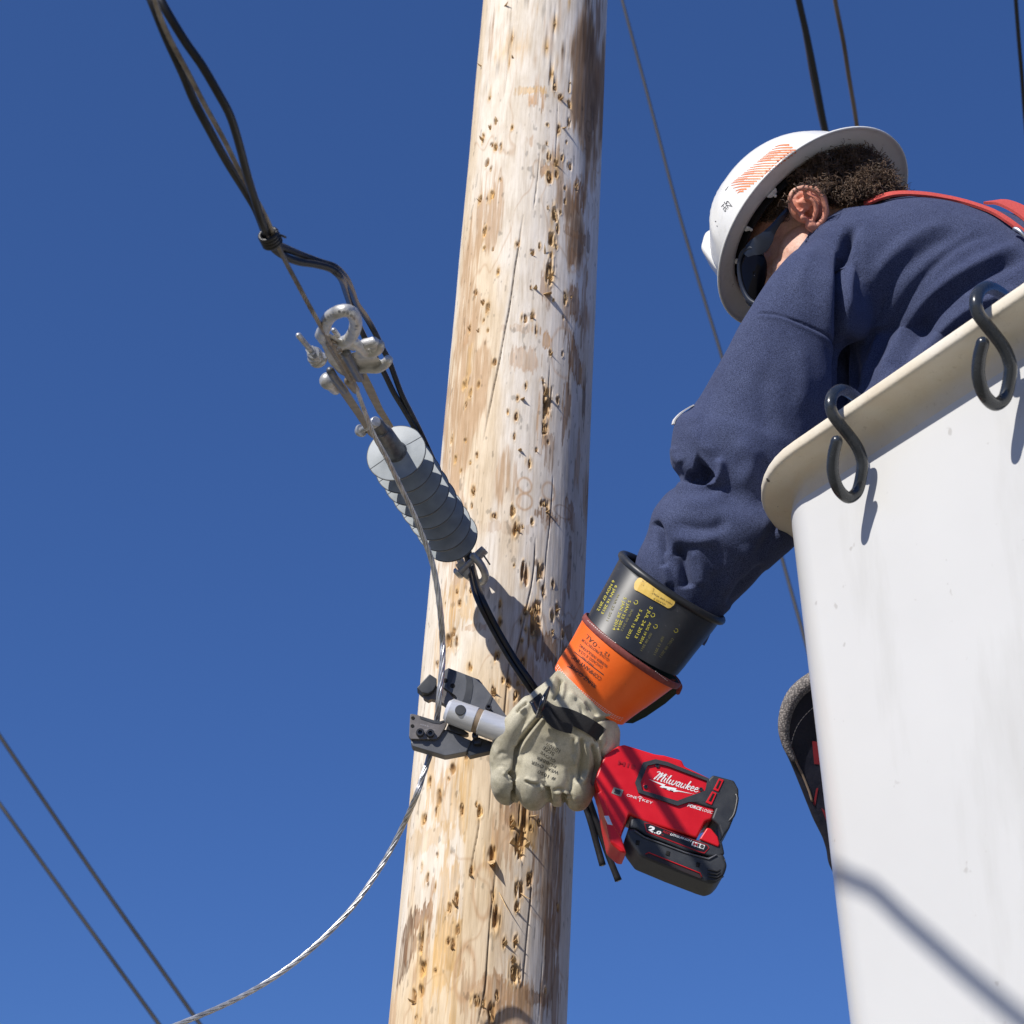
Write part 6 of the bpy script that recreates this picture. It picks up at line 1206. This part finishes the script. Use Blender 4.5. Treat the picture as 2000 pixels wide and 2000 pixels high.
c2 = [(314, 0, 1.1950), (338, 43, 1.1957), (365, 86, 1.2014), (394, 127, 1.2064), (425, 180, 1.2193), (449, 225, 1.2333), (466, 278, 1.2522), (483, 342, 1.2808), (498, 391, 1.3109), (514, 440, 1.3310), (530, 470, 1.3580), (556, 484, 1.3849), (588, 498, 1.4117), (625, 512, 1.4336), (654, 522, 1.4449), (675, 543, 1.4927), (687, 568, 1.5713), (697, 594, 1.6777), (716, 621, 1.7800), (734, 653, 1.8200), (747, 680, 1.8450), (760, 705, 1.8650), (771, 735, 1.8850), (785, 772, 1.9100), (803, 808, 1.9400), (822, 846, 1.9700), (860, 930, 2.0100), (893, 1010, 2.0900), (914, 1070, 2.1150), (926, 1116, 2.1000), (940, 1163, 1.9950), (967, 1219, 1.9820), (1001, 1278, 1.9720), (1038, 1332, 1.9550), (1082, 1400, 1.9650), (1122, 1475, 1.9800), (1150, 1560, 1.9750), (1172, 1625, 1.9650), (1190, 1675, 1.9550), (1208, 1720, 1.9450)]
for k, (pts, lab) in enumerate(((c1, 'black insulated cable, left one at the top, shorter of the two ends below the glove'), (c2, 'black insulated cable, right one at the top, longer of the two ends below the glove'))):
    P = [W(*p) for p in pts]; of = camvec(.0030*(2*k-1), .0020*(2*k-1), 0)
    pre = [c+of for c in [cast_[0]*2-cast_[2]]+cast_[:-1]]+[W(210, -330, 1.17)+of, W(276+19*k, -45, 1.21)]
    if k == 0: P[0] = P[0]
    full = pre+P; path = cr(full, 6); r = np.full(len(path), .0033); r[-40:] = np.linspace(.0033, .0041, 40); r[-3:] = [.0041, .0043, .0045] if k else .0041
    root = empty('black_cable', W(530, 470, 1.42), lab, 'cable', 'black cables running down past the clamp')
    m = MB(); m.tube(path, r, 14); m.build('jacket', M_cab, root)
    e = path[-1]; d = nrm(path[-1]-path[-2]); m = MB(); m.tube([e-d*.002, e+d*.0008], .0021, 12); m.build('cut_core', M_str, root)
m = MB(); tc = W(528, 466, 1.348); td = nrm(W(540, 490, 1.36)-W(515, 440, 1.335))
for k in range(4):
    q = tc+td*(k-1.5)*.0032; a = nrm(np.cross(td, _F)); b_ = np.cross(td, a); ring = [q+a*math.cos(t_)*.0074+b_*math.sin(t_)*.0066 for t_ in np.linspace(0, 2*math.pi, 25)]; m.tube(ring, .0017, 8)
m.tube(cr([tc+a*.007-_F*.002, tc+a*.010-_F*.004+td*.003, tc+a*.012-_F*.003+td*.006], 4), .0010, 6)
M_tape = varied('black_tape', (.012, .012, .014), (.03, .03, .033), scale=200, rough=.35, bstr=.3); o = m.build('cable_tie', M_tape); tag(o, 'black tie wrapped round the two cables and strand just above the clamp', 'cable tie')

# far overhead wires
M_far = varied('far_wire_black', (.020, .020, .022), (.035, .033, .032), scale=3, rough=.6); M_farb = varied('far_wire_brown', (.12, .085, .06), (.22, .17, .13), scale=8, rough=.7); M_farg = varied('far_wire_grey', (.025, .025, .03), (.04, .038, .04), scale=5, rough=.7)
def far_wire(pts, d, rpx, mt, label, ext=7.0):
    P = cr([W(x, y, dd) for (x, y), dd in zip(pts, d)], 6); a = nrm(P[0]-P[2]); b_ = nrm(P[-1]-P[-3]); P = np.vstack([P[0]+a*ext, P, P[-1]+b_*ext]); m = MB(); m.tube(P, rpx*np.mean(d)/FPX, 8); o = m.build('overhead_wire', mt); tag(o, label, 'overhead wire', 'far overhead wires against the sky'); return o
def lin(a, b, n): return list(np.linspace(a, b, n))
far_wire([(1203, -40), (1215, 0), (1250, 130), (1285, 262), (1320, 395), (1362, 540), (1405, 680), (1440, 800), (1490, 960), (1530, 1100), (1558, 1200), (1590, 1312), (1630, 1450)], lin(10, 7.5, 13), 3.3, M_farg, 'thin blurred wire right of the pole, running down behind the raised sleeve')
o = far_wire([(1548, -60), (1560, 0), (1578, 80), (1592, 150), (1606, 225), (1616, 275), (1632, 380)], lin(4.6, 5.0, 7), 6.2, M_far, 'thick black wire ending behind the crown of the white hard hat')
far_wire([(1546, -60), (1558, 0), (1573, 80), (1585, 150), (1600, 225), (1611, 275), (1627, 380)], lin(4.62, 5.02, 7), 2.8, M_farb, 'thin brown wire lashed against the left side of the thick black wire')
far_wire([(1622, -60), (1631, 0), (1647, 80), (1658, 150), (1669, 215), (1677, 270), (1692, 380)], lin(4.8, 5.2, 7), 4.2, M_farb, 'greyish brown wire meeting the brim of the white hard hat')
far_wire([(1980, -60), (1984, 0), (1990, 80), (1996, 150), (2001, 220), (2008, 300)], lin(4.8, 5.2, 6), 3.8, M_far, 'short dark wire in the top right corner of the sky')
far_wire([(-60, 1348), (0, 1438), (100, 1585), (200, 1731), (300, 1872), (390, 2000), (450, 2085)], lin(9, 8, 7), 4.0, M_far, 'upper of the two blurred wires crossing the lower left corner')
far_wire([(-60, 1488), (0, 1571), (100, 1710), (200, 1848), (310, 2000), (380, 2097)], lin(9, 8, 6), 4.0, M_far, 'lower of the two blurred wires crossing the lower left corner')

# ------------------------------------------------------------------ tool bag hung on the far side of the bucket
bag = empty('tool_bag', W(1600, 1400, 2.05), 'dark vinyl tool bag with grey fabric edging, hanging behind the left edge of the bucket', 'tool bag')
M_vin = varied('dark_clear_vinyl', (.012, .014, .024), (.03, .03, .045), scale=18, rough=.30, rvar=.1, bstr=.5, bscale=30, bdist=.006, spec=.35)
def weave_nodes(nt, b):
    v = coords(nt, (1, 1, 1)); w_ = N_(nt, 'ShaderNodeTexVoronoi'); w_.inputs['Scale'].default_value = 420; nt.links.new(v, w_.inputs['Vector']); c = ramp(nt, w_.outputs['Distance'], [(.2, (.36, .33, .31)), (.6, (.13, .12, .12))]); nt.links.new(c, b.inputs['Base Color']); bump(nt, b, w_.outputs['Distance'], .6, .001)
M_weave = mat('grey_edging', (.25, .23, .22), .85, nodes=weave_nodes)
bd_ = 1.87
outl = [(1600, 1316), (1580, 1318), (1556, 1334), (1536, 1357), (1523, 1388), (1519, 1424), (1526, 1455), (1540, 1482), (1552, 1510), (1566, 1545), (1578, 1575), (1588, 1600), (1606, 1635), (1614, 1660), (1617, 1685), (1632, 1716), (1655, 1715), (1668, 1600), (1662, 1420), (1640, 1330)]
m = MB(); m.prism([W(x, y, bd_+.004) for x, y in outl], ray(1600, 1480)*.07, .006, 3); o_bag = m.build('bag_body', M_vin, bag, angle=60)
edge = [(1640, 1312), (1598, 1314), (1572, 1326), (1548, 1346), (1532, 1372), (1524, 1402), (1524, 1430), (1532, 1458), (1541, 1476)]
P = cr([W(x+8, y+6, bd_) for x, y in edge], 6); fw = np.interp(np.arange(len(P)), [0, 20, 34, len(P)-1], [.0095, .0088, .0065, .003]); m = MB(); m.tube(P, fw, 16, ell=(1, 1), dome=True); m.build('fabric_edging', M_weave, bag)
m = MB(); m.tube(cr([W(1648, 1340, bd_+.02), W(1640, 1220, 1.90), bk(-.262, .215, BZ-.004), bk(-.275, .215, BZ+.008), bk(-.262, .215, BZ+.019), bk(-.24, .215, BZ+.020)], 5), .006, 10, ell=(1, .35), dome=True); m.build('hanging_strap', M_weave, bag)
B_bag = bvh_of(o_bag); m = MB(); M_red2 = varied('red_cloth', (.20, .012, .02), (.3, .02, .03), rough=.6)
def poly_on(mb, bv, pts, off):
    hs_ = [cast(bv, x, y, off)[0] for x, y in pts]
    if all(h is not None for h in hs_): mb.add(hs_, [list(range(len(hs_)))])
stitch(B_bag, [(1640, 1326), (1597, 1340), (1572, 1356), (1550, 1378), (1539, 1402), (1534, 1432)], 5, .8, 1.2); stitch(B_bag, [(1640, 1360), (1598, 1376), (1574, 1395), (1556, 1420), (1546, 1450), (1543, 1478)], 6, 2, 1.2); m.build('bag_stitching', M_thr, bag, smooth=False)
m = MB(); poly_on(m, B_bag, [(1586, 1447), (1602, 1450), (1608, 1494), (1590, 1492)], .0006); poly_on(m, B_bag, [(1604, 1578), (1610, 1582), (1622, 1612), (1618, 1614)], .0006); poly_on(m, B_bag, [(1594, 1540), (1598, 1538), (1592, 1574), (1588, 1570)], .0006); m.build('red_contents', M_red2, bag, smooth=False)
m = MB(); m.tube(cr([cast(B_bag, x, y, .001)[0] for x, y in ((1546, 1462), (1556, 1490), (1568, 1515), (1580, 1545), (1586, 1565))], 4), .0014, 8); m.build('seam_cord', varied('tan_cord', (.22, .16, .11), (.3, .22, .16), rough=.7), bag)
